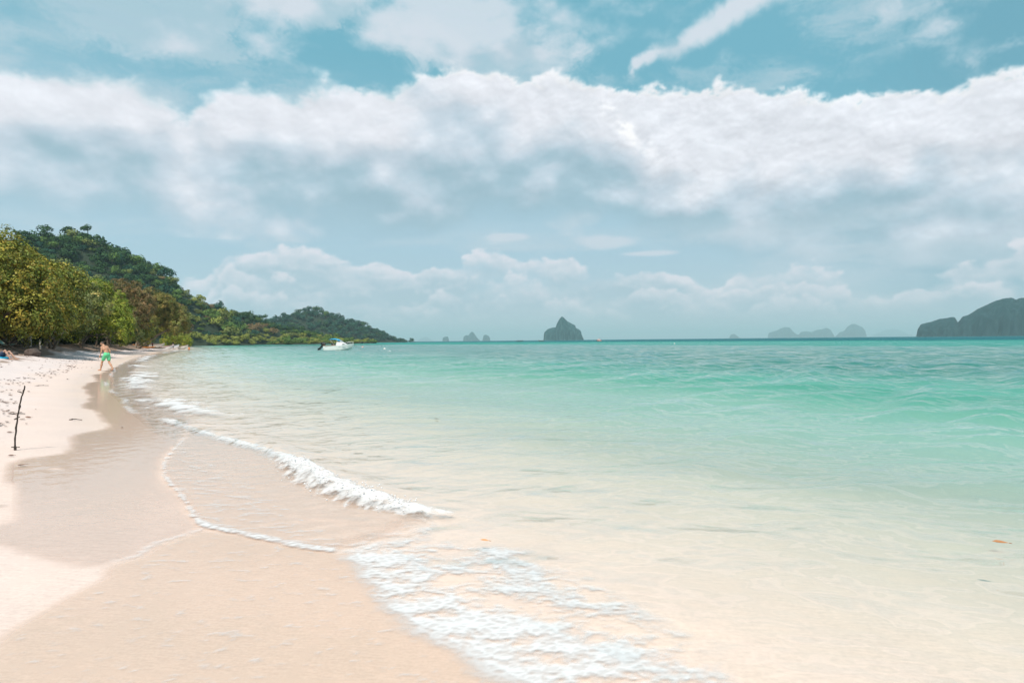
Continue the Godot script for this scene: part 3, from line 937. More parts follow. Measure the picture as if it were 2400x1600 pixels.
func make_beach_trees() -> void:
	pale_bark = mat(Color(0.36, 0.31, 0.27), 0.85)
	for i in 3: sprigs.append(leaf_sprig(24, 0.42, 0.23, 0.135))
	var yellow := [Color(0.27, 0.265, 0.045), Color(0.11, 0.15, 0.026), Color(0.52, 0.34, 0.06)]
	var olive := [Color(0.22, 0.235, 0.075), Color(0.095, 0.13, 0.04), Color(0.43, 0.33, 0.11)]
	var bright := [Color(0.235, 0.285, 0.03), Color(0.12, 0.175, 0.02), Color(0.38, 0.35, 0.05)]
	var silver := [Color(0.26, 0.28, 0.125), Color(0.14, 0.17, 0.06), Color(0.36, 0.33, 0.10)]
	var russet := [Color(0.205, 0.135, 0.065), Color(0.13, 0.125, 0.04), Color(0.32, 0.18, 0.08)]
	var rust_olive := [Color(0.24, 0.20, 0.06), Color(0.16, 0.19, 0.045), Color(0.34, 0.22, 0.07)]
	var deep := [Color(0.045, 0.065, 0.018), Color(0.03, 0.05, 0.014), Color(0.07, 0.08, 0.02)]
	var name := "beach_tree"
	beach_tree(name, "big yellow-green tree cut by the left edge, first of the shore trees", V2(-44.5, -56), V3(-42.6, 6.5, -55.5), V3(6.0, 5.4, 5.5), yellow, 17, 1.0, 3)
	beach_tree(name, "olive tree with orange leaves behind the sunbather's bank, second from the left", V2(-48.5, -66), V3(-46.6, 6.4, -66), V3(5.4, 4.5, 5.2), yellow, 15, 1.0, 3)
	beach_tree(name, "olive-green tree with a thinning crown, below the hill's peak", V2(-54.0, -76), V3(-52.2, 6.4, -76), V3(5.2, 4.1, 5.0), olive, 15, 0.95, 3)
	beach_tree(name, "dull olive tree with a rounded crown, left of the bright green tree", V2(-59.0, -88), V3(-57.0, 6.8, -88), V3(5.2, 4.2, 5.0), olive, 15, 0.95, 2)
	beach_tree(name, "bright green tree standing left of the russet tree", V2(-66.0, -104), V3(-63.8, 7.6, -103), V3(5.8, 4.6, 5.4), bright, 16, 0.9, 2)
	beach_tree(name, "russet brown tree with a wide flat crown behind the walking person", V2(-76.5, -129), V3(-73.5, 8.2, -128), V3(8.2, 5.2, 7.0), russet, 22, 0.85, 3)
	beach_tree(name, "brown and olive tree right of the russet tree, over the beached kayaks", V2(-84.0, -153), V3(-80.0, 8.4, -152), V3(7.6, 6.0, 7.0), rust_olive, 20, 0.85, 3)
	beach_tree(name, "yellow-green tree at the right end of the shore trees", V2(-96.0, -178), V3(-92.0, 6.2, -177), V3(5.2, 4.9, 6.0), yellow, 16, 0.85, 3)
	beach_tree(name, "low silvery green tree leaning over the sand bank with a bare grey limb", V2(-48.8, -72), V3(-46.5, 5.0, -71), V3(3.6, 2.8, 3.4), silver, 13, 1.1, 2,
		[[V3(-0.6, 0.3, 0.2), V3(0.6, 1.2, 0.7), V3(2.0, 1.7, 1.2), V3(3.2, 2.6, 1.5)], [V3(1.2, 2.9, 2.0), V3(2.4, 3.4, 2.2), V3(3.3, 3.8, 2.3), V3(3.9, 4.2, 2.3)]])
	beach_tree(name, "light yellow-green tree with low drooping leaves right behind the walking person", V2(-61.5, -97), V3(-58.2, 5.2, -96), V3(4.6, 3.9, 4.4), bright, 14, 1.0, 2)
	beach_tree(name, "low yellow-leaved tree hanging over the dark shade at the far left", V2(-45.4, -62), V3(-43.0, 4.4, -61), V3(3.6, 2.7, 3.4), yellow, 12, 1.1, 2)
	beach_tree(name, "low yellow-olive tree in front of the brown tree, near the kayaks", V2(-79.5, -138), V3(-76.2, 4.6, -137), V3(5.0, 3.6, 4.6), yellow, 14, 0.95, 2)
	beach_tree(name, "low olive tree between the bright green tree and the russet tree", V2(-69.5, -114), V3(-66.4, 4.8, -113), V3(4.6, 3.4, 4.4), olive, 13, 0.95, 2)
	beach_tree("shore_bush", "bright green bush at the water's edge, right end of the shore trees", V2(-104.5, -206), V3(-101.0, 3.0, -205), V3(4.8, 2.8, 4.4), bright, 14, 0.9, 2)
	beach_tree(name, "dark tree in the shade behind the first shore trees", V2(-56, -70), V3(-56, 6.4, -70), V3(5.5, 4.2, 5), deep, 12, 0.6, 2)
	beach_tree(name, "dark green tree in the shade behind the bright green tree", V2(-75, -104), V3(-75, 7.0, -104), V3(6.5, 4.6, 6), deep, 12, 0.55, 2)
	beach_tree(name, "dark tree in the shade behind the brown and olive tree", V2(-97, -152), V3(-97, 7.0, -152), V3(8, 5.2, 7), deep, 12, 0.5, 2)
	# shrubs that fill the shade behind the trunks
	var where: Array[Transform3D] = []
	var tints := PackedColorArray()
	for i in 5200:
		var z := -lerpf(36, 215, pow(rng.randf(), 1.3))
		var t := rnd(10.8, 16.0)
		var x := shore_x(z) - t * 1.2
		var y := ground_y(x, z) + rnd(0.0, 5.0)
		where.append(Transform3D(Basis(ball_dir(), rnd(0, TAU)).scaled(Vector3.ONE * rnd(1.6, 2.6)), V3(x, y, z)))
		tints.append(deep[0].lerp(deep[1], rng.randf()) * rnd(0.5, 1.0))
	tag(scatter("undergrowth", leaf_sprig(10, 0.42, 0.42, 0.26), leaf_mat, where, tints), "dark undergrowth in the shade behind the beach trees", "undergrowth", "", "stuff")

# ------------------------------------------------------------------ wooded hills
var ridge_near := [[-352, -400, 64], [-347, -480, 70], [-350, -510, 79], [-347, -530, 84], [-343, -550, 84], [-344, -565, 66], [-340, -580, 78], [-333, -600, 73], [-330, -612, 48], [-324, -625, 40.5], [-320, -640, 38.5], [-313, -660, 36], [-301, -690, 36], [-286, -715, 31], [-273, -728, 25], [-254, -740, 20], [-221, -738, 11], [-204, -728, 5.5], [-189, -716, 1.0]]
var ridge_far := [[-520, -1220, 36], [-450, -1300, 42], [-432, -1330, 57], [-390, -1360, 63], [-349, -1400, 46], [-317, -1450, 32], [-290, -1500, 17], [-272, -1545, 1.5]]

func ridge_at(ridge: Array, x: float, z: float) -> Vector2:   # distance from the ridge line and the height of the ridge there
	var best := 1e9
	var h := 0.0
	for i in ridge.size() - 1:
		var a := V2(ridge[i][0], ridge[i][1])
		var d := V2(ridge[i + 1][0], ridge[i + 1][1]) - a
		var t := clampf((V2(x, z) - a).dot(d) / d.length_squared(), 0, 1)
		var l := V2(x, z).distance_to(a + d * t)
		if l < best:
			best = l
			h = lerpf(ridge[i][2], ridge[i + 1][2], t)
	return V2(best, h)

func hill_y(ridge: Array, x: float, z: float) -> float:
	var q := ridge_at(ridge, x, z)
	var wide := 22.0 + q.y * (1.25 if ridge == ridge_near else 1.5) + land_noise.get_noise_2d(x * 0.12, z * 0.12) * 24.0
	var f := q.x / wide
	var y := q.y * (1.0 - pow(minf(f, 1.6), 1.25)) + land_noise.get_noise_2d(x * 0.2, z * 0.2) * 6.0 * ss(0.0, 0.3, f)
	return maxf(y, -3.0)

func crown_mesh(sd: int, half: float, tall: float, lobes: int, quads: int, size: float, flat: float, stem: float) -> ArrayMesh:
	var g := Geo.new()
	var blobs := []
	for i in lobes:
		var d := ball_dir()
		blobs.append([V3(d.x * half * 0.55, stem + tall * (0.5 + d.y * 0.30 * flat), d.z * half * 0.55), half * rnd(0.38, 0.6)])
	for i in quads:
		var b: Array = blobs[rng.randi() % lobes]
		var d := ball_dir()
		if d.y < -0.3: d.y = -d.y * 0.6
		d = d.normalized()
		var at: Vector3 = b[0] + V3(d.x, d.y * tall / half * 0.75, d.z) * b[1] * rnd(0.82, 1.08)
		var up := (d + ball_dir() * 0.55 + V3(0, 0.3, 0)).normalized()
		var u := up.cross(ball_dir()).normalized() * size * rnd(0.6, 1.2) * 0.5
		var w := up.cross(u) * rnd(0.6, 1.0)
		var t := rnd(0.6, 1.4)
		g.quad(at - u, at - w * 0.8, at + u, at + w * 0.8, (up * 0.5 + d * 0.8 + V3(0, 0.15, 0)).normalized(), Color(t, t * rnd(0.95, 1.05), t * rnd(0.8, 1.1)))
	return g.mesh()

var hill_crowns := []
var tall_crowns := []
var hill_trunk: ArrayMesh
var tall_trunk: ArrayMesh
var hill_bark: StandardMaterial3D

func trunk_mesh(tall: float) -> ArrayMesh:
	var g := Geo.new()
	g.tube([V3(0, -2.5, 0), V3(0.22, tall * 0.5, 0), V3(0, tall, 0)], [0.5, 0.36, 0.2], 6, Color(1, 1, 1))
	return g.mesh()

func hill_tree(called: String, crown: ArrayMesh, trunk: ArrayMesh, leaves: Material, where: Transform3D) -> Node3D:
	var t := Node3D.new()
	t.name = numbered(called)
	t.transform = where
	add_child(t, true)
	var b := MeshInstance3D.new()
	b.name = "trunk"
	b.mesh = trunk
	t.add_child(b, true)
	var c := MeshInstance3D.new()
	c.name = "crown"
	c.mesh = crown
	c.set_surface_override_material(0, leaves)
	t.add_child(c, true)
	return t

const TINTS := ["dark green", "mid green", "olive green", "bluish green", "yellowish green", "brown-tinged"]

func make_hills() -> void:
	var tones := [Color(0.040, 0.088, 0.034), Color(0.10, 0.17, 0.042), Color(0.17, 0.20, 0.06), Color(0.030, 0.085, 0.058), Color(0.24, 0.265, 0.062), Color(0.22, 0.155, 0.08)]
	for c in tones:
		var m := mat(c, 0.75, true)
		m.metallic_specular = 0.2
		hill_mats.append(m)
	var any := mat(Color(1, 1, 1), 0.75, true)
	any.metallic_specular = 0.2
	hill_bark = mat(Color(0.10, 0.085, 0.07), 0.9)
	hill_trunk = trunk_mesh(4.5)
	hill_trunk.surface_set_material(0, hill_bark)
	tall_trunk = trunk_mesh(9.5)
	tall_trunk.surface_set_material(0, hill_bark)
	for i in 5: hill_crowns.append(crown_mesh(i, rnd(4.0, 5.2), rnd(5.0, 7.5), 6, 330, 1.25, 1.0, 2.0))
	for i in 3: tall_crowns.append(crown_mesh(i, rnd(4.0, 5.0), rnd(5.0, 6.2), 6, 330, 1.2, 0.9, 6.5))
	var soil := mat(Color(0.012, 0.024, 0.010), 0.95)
	var sets := [[ridge_near, "hill", -440.0, -150.0, -790.0, -370.0, 9.0], [ridge_far, "headland", -640.0, -220.0, -1620.0, -1180.0, 14.0]]
	for s in sets:
		var p := PackedVector3Array()
		var cell: float = s[6]
		var cols := int((s[3] - s[2]) / cell) + 1
		var rows := int((s[5] - s[4]) / cell) + 1
		for r in rows:
			for k in cols:
				var x: float = s[2] + k * cell
				var z: float = s[4] + r * cell
				p.append(V3(x, hill_y(s[0], x, z), z))
		tag(put(s[1], sheet(rows, cols, p), soil), "", "", "", "structure")
	# the single trees, nearest and highest first come as things; smaller growth between them as one mass
	var where: Array[Transform3D] = []
	var tints := PackedColorArray()
	var count := 0
	for s in sets:
		var far: bool = s[1] == "headland"
		var placed := []
		var tries := 0
		var wanted := 230 if far else 560
		while placed.size() < wanted and tries < 40000:
			tries += 1
			var x := rnd(s[2], s[3])
			var z := rnd(s[4], s[5])
			var q := ridge_at(s[0], x, z)
			var y := hill_y(s[0], x, z)
			if y < 0.8: continue
			var sea_side := hill_y(s[0], x + 6.0, z + 4.0) < y + 1.0
			if not sea_side and q.x > 14.0: continue
			if x / -z < -0.79: continue
			var gap := 5.0 if not far else 8.5
			var clash := false
			for o in placed:
				if absf(o.x - x) < gap and absf(o.z - z) < gap and V2(o.x - x, o.z - z).length() < gap: clash = true
			if clash: continue
			placed.append(V3(x, y, z))
		placed.sort_custom(func(a: Vector3, b: Vector3) -> bool: return a.y / (q_top(s[0], a) + 4.0) - a.z * 0.0 > b.y / (q_top(s[0], b) + 4.0))
		for i in placed.size():
			var at: Vector3 = placed[i]
			var q := ridge_at(s[0], at.x, at.z)
			var kind := pick_tint(q, at, far)
			var size := rnd(0.75, 1.35) * (1.35 if far else 1.05)
			if at.y < 7.0: size *= 0.72
			elif not far: size *= lerpf(0.72, 1.0, ss(12, 40, q.y))
			var turn := Transform3D(Basis(V3(0, 1, 0), rnd(0, TAU)).scaled(V3(size, size * rnd(0.85, 1.15), size)), at - V3(0, 1.5, 0))
			if count < 290 and (i < (70 if far else 220)):
				var o := hill_tree("hill_tree", hill_crowns[rng.randi() % hill_crowns.size()], hill_trunk, hill_mats[kind], turn)
				var part := "crest" if q.x < 18 else ("foot" if at.y < 9.0 else ("lower slope" if at.y < q.y * 0.5 else "upper slope"))
				var which := "far headland" if far else "wooded hill behind the beach"
				var px := 1200.0 + 1600.0 * at.x / -at.z
				var size_word := "small " if size < 0.85 else ("large " if size > 1.12 and not far or size > 1.5 else "")
				var side := "far headland's" if far else "hill's"
				tag(o, "%s%s tree on the %s %s, %s" % [size_word, TINTS[kind], side, part, sector(px, far)], "tree", "forest trees on the " + which)
				count += 1
			else:
				where.append(turn)
				tints.append(tones[kind] * rnd(0.85, 1.2))
		for i in (2200 if far else 5000):
			var x := rnd(s[2], s[3])
			var z := rnd(s[4], s[5])
			var y := hill_y(s[0], x, z)
			if y < 0.3 or x / -z < -0.80: continue
			var sz := rnd(0.35, 0.68) * (1.5 if far else 1.0)
			var kind := pick_tint(ridge_at(s[0], x, z), V3(x, y, z), far)
			where.append(Transform3D(Basis(V3(0, 1, 0), rnd(0, TAU)).scaled(V3(sz * 1.2, sz, sz * 1.2)), V3(x, y - 3.2 * sz, z)))
			tints.append(tones[kind] * rnd(0.7, 1.15))
	var crown_copy: ArrayMesh = hill_crowns[0].duplicate()
	tag(scatter("forest", crown_copy, any, where, tints), "dense forest that covers the hill and the headland", "forest", "", "stuff")
	make_skyline_trees()
	make_sandbar()

func sector(px: float, far: bool) -> String:
	var marks := [[670, "at its left end"], [690, "on its left shoulder"], [715, "right of its left shoulder"], [735, "just left of its top"], [750, "at its top"], [768, "just right of its top"], [790, "right above the motorboat"], [815, "above the motorboat's bow"], [840, "right of the motorboat"], [862, "halfway down to its tip"], [885, "near its tip"], [2400, "at its very tip"]] if far else [[40, "beyond the leftmost shore trees"], [90, "under the leftmost umbrella-crowned tree"], [130, "left of the highest point"], [165, "at the highest point"], [200, "just left of the lone tall tree"], [232, "around the dead white trunk"], [268, "left on the second hump"], [300, "middle of the second hump"], [328, "right end of the second hump"], [362, "where the ridge drops"], [400, "above the russet tree"], [450, "just right of the shore trees"], [505, "above the sand spit"], [560, "right of the sand spit"], [615, "left of the saddle before the headland"], [670, "at the saddle before the headland"], [720, "left of the motorboat"], [2400, "at the point behind the motorboat"]]
	for m in marks:
		if px < m[0]: return m[1]
	return ""

func q_top(ridge: Array, p: Vector3) -> float: return ridge_at(ridge, p.x, p.z).y

func pick_tint(q: Vector2, at: Vector3, far: bool) -> int:
	var n := land_noise.get_noise_2d(at.x * 0.25, at.z * 0.25) * 0.9 + rnd(-0.5, 0.5)
	if far: return 3 if n < 0.25 else (0 if n < 0.6 else 1)
	var low := 1.0 - at.y / maxf(q.y, 1.0)
	n += low * 1.0 - 0.25 + ss(-560, -700, at.z) * 0.15
	if at.y < 6.0: return 4 if n > 0.0 else 1
	if n < -0.05: return 0
	if n < 0.15: return 3
	if n < 0.42: return 1
	if n < 0.72: return 2
	return 4 if rng.randf() < 0.7 else 5

func tall_tree(label: String, x: float, z: float, top: float, size: float, which: int, kind := 0) -> void:
	var h := 11.8 * size
	var o := hill_tree("emergent_tree", tall_crowns[which], tall_trunk, hill_mats[kind], Transform3D(Basis(V3(0, 1, 0), rnd(0, TAU)).scaled(Vector3.ONE * size), V3(x, top + 1.5 - h, z)))
	tag(o, label, "tree")

func make_skyline_trees() -> void:
	tall_tree("umbrella-crowned tree farthest left on the hill's crest", -347, -482, 81.5, 1.25, 0)
	tall_tree("tree with an open gappy crown on the hill's crest, second from the left", -351, -515, 89.5, 1.1, 1)
	tall_tree("tall broad tree on the highest part of the crest", -348, -535, 92.5, 1.2, 2)
	tall_tree("narrow tree on the crest just left of the lone tall tree", -346, -552, 90.5, 1.0, 0)
	tall_tree("lone tall tree with a bare trunk and umbrella crown on the hilltop", -343, -553, 96.0, 1.15, 1)
	tall_tree("rounded tree at the left of the hill's second hump", -340, -578, 83.0, 1.0, 2)
	tall_tree("flat-topped tree with sky showing under its crown, on the hill's second hump", -333, -602, 76.5, 1.15, 0)
	tall_tree("pointed tree on the step below the hill's second hump", -329, -622, 57.0, 1.25, 1)
	tall_tree("small lone tree with a gap in its crown where the ridge drops", -322, -632, 55.0, 1.2, 2)
	tall_tree("short dark tree right of the gap in the ridge", -320, -641, 48.5, 1.0, 0)
	tall_tree("dark tree that stands up where the hill meets the headland behind", -266, -738, 30.0, 0.9, 1)
	# dead and bare trunks
	for d in [[-336.0, -541.0, 58.0, 17.0, "tall dead white trunk with one bent branch, below the hill's crest"], [-326.0, -505.0, 58.0, 12.0, "thin bare white trunk on the upper slope under the crest"], [-330.0, -500.0, 42.0, 9.0, "short pale trunk above the olive beach tree"]]:
		var g := Geo.new()
		var h: float = d[3]
		g.tube([V3(0, -4, 0), V3(0.1, h * 0.5, 0), V3(-0.2, h, 0)], [0.42, 0.34, 0.22], 7, Color(1, 1, 1))
		var t := thing("dead_tree", V3(d[0], d[2] - 6.0, d[1]))
		tag(t, d[4], "tree")
		put("trunk", g.mesh(), mat(Color(0.42, 0.38, 0.34), 0.9), t)
		if h > 14.0:
			var b := Geo.new()
			b.tube([V3(-0.2, h - 0.4, 0), V3(1.0, h + 1.4, 0.2), V3(3.1, h + 4.2, 0.3)], [0.22, 0.16, 0.07], 6, Color(1, 1, 1))
			put("branch", b.mesh(), mat(Color(0.42, 0.38, 0.34), 0.9), t)

func make_sandbar() -> void:
	var p := PackedVector3Array()
	for r in 16:
		for k in 40:
			var x := lerpf(-330, -230, k / 39.0)
			var z := lerpf(-640, -560, r / 15.0)
			var e := Vector2((x + 283.0) / 46.0, (z + 608.0) / 32.0).length()
			p.append(V3(x, 1.3 - 1.5 * e * e + 0.2 * land_noise.get_noise_2d(x, z), z))
	tag(put("sand_spit", sheet(16, 40, p), mat(Color(0.62, 0.52, 0.47), 0.95)), "", "", "", "structure")

# ------------------------------------------------------------------ limestone islands
func island(called: String, label: String, cx: float, dist: float, outline: Array, thick: float, rough: float, green: Color, stone: Color, step: float) -> void:
	var o := thing(called, V3(cx, 0, -dist), atan2(-cx, dist))
	tag(o, label, "island")
	var n1 := noise(int(cx) + 61, 1.0 / (rough * 4.0), 5)
	var lean := cos(atan2(cx, dist))
	for i in outline.size(): outline[i] = V2(outline[i].x * lean, outline[i].y)
	var u0: float = outline[0].x
	var u1: float = outline[-1].x
	var top := 0.0
	for q in outline: top = maxf(top, q.y)
	var cols := int((u1 - u0) / step) + 3
	var rows := int(2.0 * thick / step) + 3
	var p := PackedVector3Array()
	for r in rows:
		var v := lerpf(-thick, thick, r / (rows - 1.0))
		for k in cols:
			var u := lerpf(u0, u1, k / (cols - 1.0))
			var w := v + n1.get_noise_2d(u * 0.8, v * 1.5) * rough * 1.4
			var h := maxf(along(outline, u), 0.0)
			var reach := thick * (0.45 + 0.5 * sqrt(clampf(h / top, 0, 1)))
			var f := clampf(absf(w) / reach, 0.0, 1.2)
			var y := h * pow(maxf(0.0, 1.0 - pow(f, 3.0)), 0.55) * (1.0 + 0.06 * n1.get_noise_2d(u * 4.0, v * 4.0) * ss(0.1, 0.4, f)) - (3.0 if f >= 1.0 or h <= 0.0 else 0.0)
			p.append(V3(u, y, v))
	var c := PackedColorArray()
	for r in rows:
		for k in cols:
			var a := p[maxi(r - 1, 0) * cols + k]
			var b := p[mini(r + 1, rows - 1) * cols + k]
			var slope := absf(b.y - a.y) / maxf(absf(b.z - a.z), 0.1)
			var q := p[r * cols + k]
			c.append(green.lerp(stone, ss(0.15, 0.45, n1.get_noise_3d(q.x * 2.0, q.y * 1.2, q.z * 2.0) + 0.18 * ss(1.0, 4.0, slope))))
	put("rock", sheet(rows, cols, p, c), mat(Color(1, 1, 1), 0.95, true), o)

func make_islands() -> void:
	var green := Color(0.012, 0.062, 0.070)
	var stone := Color(0.050, 0.115, 0.125)
	island("rock_island", "steep rock island with one pointed peak, in the middle of the horizon", 225, 3000, [V2(-86, 0), V2(-83, 35), V2(-67, 50), V2(-43, 57), V2(-33, 56), V2(-26, 75), V2(-12, 98), V2(-4, 105), V2(5, 98), V2(19, 83), V2(38, 73), V2(53, 65), V2(57, 53), V2(69, 48), V2(79, 38), V2(81, 24), V2(90, 4), V2(91, 0)], 70, 5, green, stone, 2.5)
	island("sea_stack", "smallest and leftmost of the three pale rock stacks on the horizon", -780, 8000, [V2(-35, 0), V2(-33, 38), V2(-11, 51), V2(21, 57), V2(33, 48), V2(42, 0)], 36, 4, green, stone, 2.5)
	island("sea_stack", "largest pale rock stack, with a central spire, middle of three on the horizon", -480, 8000, [V2(-92, 0), V2(-88, 49), V2(-62, 68), V2(-30, 67), V2(-5, 99), V2(15, 109), V2(34, 92), V2(59, 54), V2(84, 22), V2(107, 0)], 70, 5, green, stone, 3)
	island("sea_stack", "rightmost pale rock stack of three, left of the small dark boat", -300, 8000, [V2(-48, 0), V2(-32, 66), V2(-6, 72), V2(25, 59), V2(42, 33), V2(46, 0)], 42, 4, green, stone, 2.5)
	island("mountain_island", "large dark mountainous island at the right edge of the picture", 1500, 2200, [V2(-201, 0), V2(-198, 23), V2(-186, 42), V2(-169, 46), V2(-149, 50), V2(-124, 58), V2(-96, 61), V2(-79, 64), V2(-71, 62), V2(-62, 45), V2(-45, 65), V2(-26, 69), V2(3, 87), V2(27, 97), V2(56, 110), V2(81, 117), V2(110, 120), V2(122, 111), V2(130, 116), V2(151, 119), V2(191, 122), V2(253, 109), V2(334, 63), V2(354, 0)], 110, 6, Color(0.006, 0.042, 0.050), Color(0.018, 0.062, 0.070), 4)
	island("far_island", "tiny faint island, leftmost of the hazy group right of centre", 3900, 12000, [V2(-83, 0), V2(-49, 64), V2(7, 79), V2(52, 52), V2(118, 0)], 60, 8, green, stone, 6)
	island("far_island", "long faint island with several humps in the haze right of centre", 5000, 12000, [V2(-504, 0), V2(-490, 91), V2(-355, 128), V2(-266, 167), V2(-210, 189), V2(-109, 181), V2(-54, 109), V2(1, 64), V2(46, 52), V2(91, 101), V2(180, 113), V2(269, 95), V2(359, 134), V2(448, 142), V2(527, 166), V2(593, 136), V2(637, 57), V2(672, 0)], 200, 12, green, stone, 10)
	island("far_island", "faint domed island at the right end of the hazy group", 6000, 12000, [V2(-326, 0), V2(-240, 85), V2(-150, 116), V2(-94, 189), V2(-15, 233), V2(30, 232), V2(96, 205), V2(163, 175), V2(218, 108), V2(241, 0)], 150, 10, green, stone, 8)
	island("far_island", "barely visible low ridge in the haze left of the large dark island", 13000, 24000, [V2(-440, 0), V2(-128, 142), V2(140, 230), V2(452, 270), V2(675, 210), V2(1165, 0)], 280, 22, green, stone, 25)
	island("far_island", "barely visible low hill in the haze left of the three rock stacks", -3100, 24000, [V2(-264, 0), V2(-110, 101), V2(82, 176), V2(234, 79), V2(385, 0)], 210, 17, green, stone, 17)

# ------------------------------------------------------------------ people
# bones: [from, to, radius at from, radius at to]; one smooth skin round them all, meshed as surface nets
func skin_mesh(bones: Array, cell: float, blend: float, g: Geo, tint: Color) -> void:
	var lo := V3(1e9, 1e9, 1e9)
	var hi := -lo
	for b in bones:
		var r := V3(1, 1, 1) * (maxf(b[2], b[3]) + cell * 2.5)
		lo = lo.min(b[0] - r).min(b[1] - r)
		hi = hi.max(b[0] + r).max(b[1] + r)
	var nx := int((hi.x - lo.x) / cell) + 2
	var ny := int((hi.y - lo.y) / cell) + 2
	var nz := int((hi.z - lo.z) / cell) + 2
	var f := PackedFloat32Array()
	f.resize(nx * ny * nz)
	f.fill(1.0)
	for b in bones:
		var a: Vector3 = b[0]
		var d: Vector3 = b[1] - a
		var ll := maxf(d.length_squared(), 1e-9)
		var r := V3(1, 1, 1) * (maxf(b[2], b[3]) + maxf(cell * 2.2, blend))
		var p0 := (a.min(b[1]) - r - lo) / cell
		var p1 := (a.max(b[1]) + r - lo) / cell
		for i in range(maxi(0, int(p0.x)), mini(nx, int(p1.x) + 2)):
			for j in range(maxi(0, int(p0.y)), mini(ny, int(p1.y) + 2)):
				for k in range(maxi(0, int(p0.z)), mini(nz, int(p1.z) + 2)):
					var q := lo + V3(i, j, k) * cell
					var t := clampf((q - a).dot(d) / ll, 0, 1)
					var v := q.distance_to(a + d * t) - lerpf(b[2], b[3], t)
					var o := (i * ny + j) * nz + k
					var h := maxf(blend - absf(v - f[o]), 0.0) / blend
					f[o] = minf(v, f[o]) - h * h * blend * 0.25
	var ids := {}
	var step := [1, nz, ny * nz]
	for i in nx - 1:
		for j in ny - 1:
			for k in nz - 1:
				var o := (i * ny + j) * nz + k
				var first := f[o] < 0.0
				var same := true
				for c in range(1, 8):
					if (f[o + (c & 1) + ((c >> 1) & 1) * nz + (c >> 2) * ny * nz] < 0.0) != first:
						same = false
						break
				if same: continue
				var sum := Vector3.ZERO
				var n := 0
				for c in 8:
					for e in 3:
						if c & (1 << e): continue
						var oa: int = o + (c & 1) + ((c >> 1) & 1) * nz + (c >> 2) * ny * nz
						var ob: int = oa + step[e]
						if (f[oa] < 0.0) == (f[ob] < 0.0): continue
						var s := f[oa] / (f[oa] - f[ob])
						var q := V3(c >> 2, (c >> 1) & 1, c & 1)
						if e == 0: q.z += s
						elif e == 1: q.y += s
						else: q.x += s
						sum += q
						n += 1
				ids[o] = g.p.size()
				g.p.append(lo + (V3(i, j, k) + sum / n) * cell)
				g.n.append(V3(f[o + ny * nz] - f[o], f[o + nz] - f[o], f[o + 1] - f[o]).normalized())
				g.c.append(tint)
	for o in ids:
		for e in 3:
			var up: int = step[e]
			var u: int = step[(e + 1) % 3]
			var w: int = step[(e + 2) % 3]
			if o + up >= f.size() or (f[o] < 0.0) == (f[o + up] < 0.0): continue
			if not (ids.has(o - u) and ids.has(o - w) and ids.has(o - u - w)): continue
			var a: int = ids[o]
			var b: int = ids[o - u]
			var c: int = ids[o - u - w]
			var d: int = ids[o - w]
			if f[o] < 0.0: g.idx.append_array(PackedInt32Array([a, b, c, a, c, d]))#
			else: g.idx.append_array(PackedInt32Array([a, c, b, a, d, c]))

func hand_bones(wrist: Vector3, dir: Vector3, palm: Vector3, thumb_side: Vector3) -> Array:   # palm, four curled fingers, thumb
	var out := []
	var side := thumb_side.normalized()
	var knuckles := wrist + dir * 0.088
	out.append([wrist, wrist + dir * 0.03, 0.024, 0.026])
	for k in 4:
		var off := side * (0.030 - k * 0.020)
		out.append([wrist + dir * 0.02 + off * 0.7, knuckles + off, 0.016, 0.012])
		var l: float = [0.040, 0.046, 0.042, 0.032][k]
		var a := knuckles + off
		var b := a + (dir * 0.9 + palm * 0.4).normalized() * l
		var c := b + (dir * 0.6 + palm * 0.8).normalized() * l * 0.65
		out.append([a, b, 0.0095, 0.0088])
		out.append([b, c, 0.0088, 0.0078])
		out.append([c, c + (dir * 0.25 + palm).normalized() * l * 0.45, 0.0078, 0.007])
	var t0 := wrist + dir * 0.025 + side * 0.026
	var t1 := t0 + (dir * 0.7 + side * 0.7).normalized() * 0.036
	out.append([t0, t1, 0.013, 0.0105])
	out.append([t1, t1 + (dir * 0.9 + side * 0.2 + palm * 0.3).normalized() * 0.034, 0.0105, 0.0085])
	return out

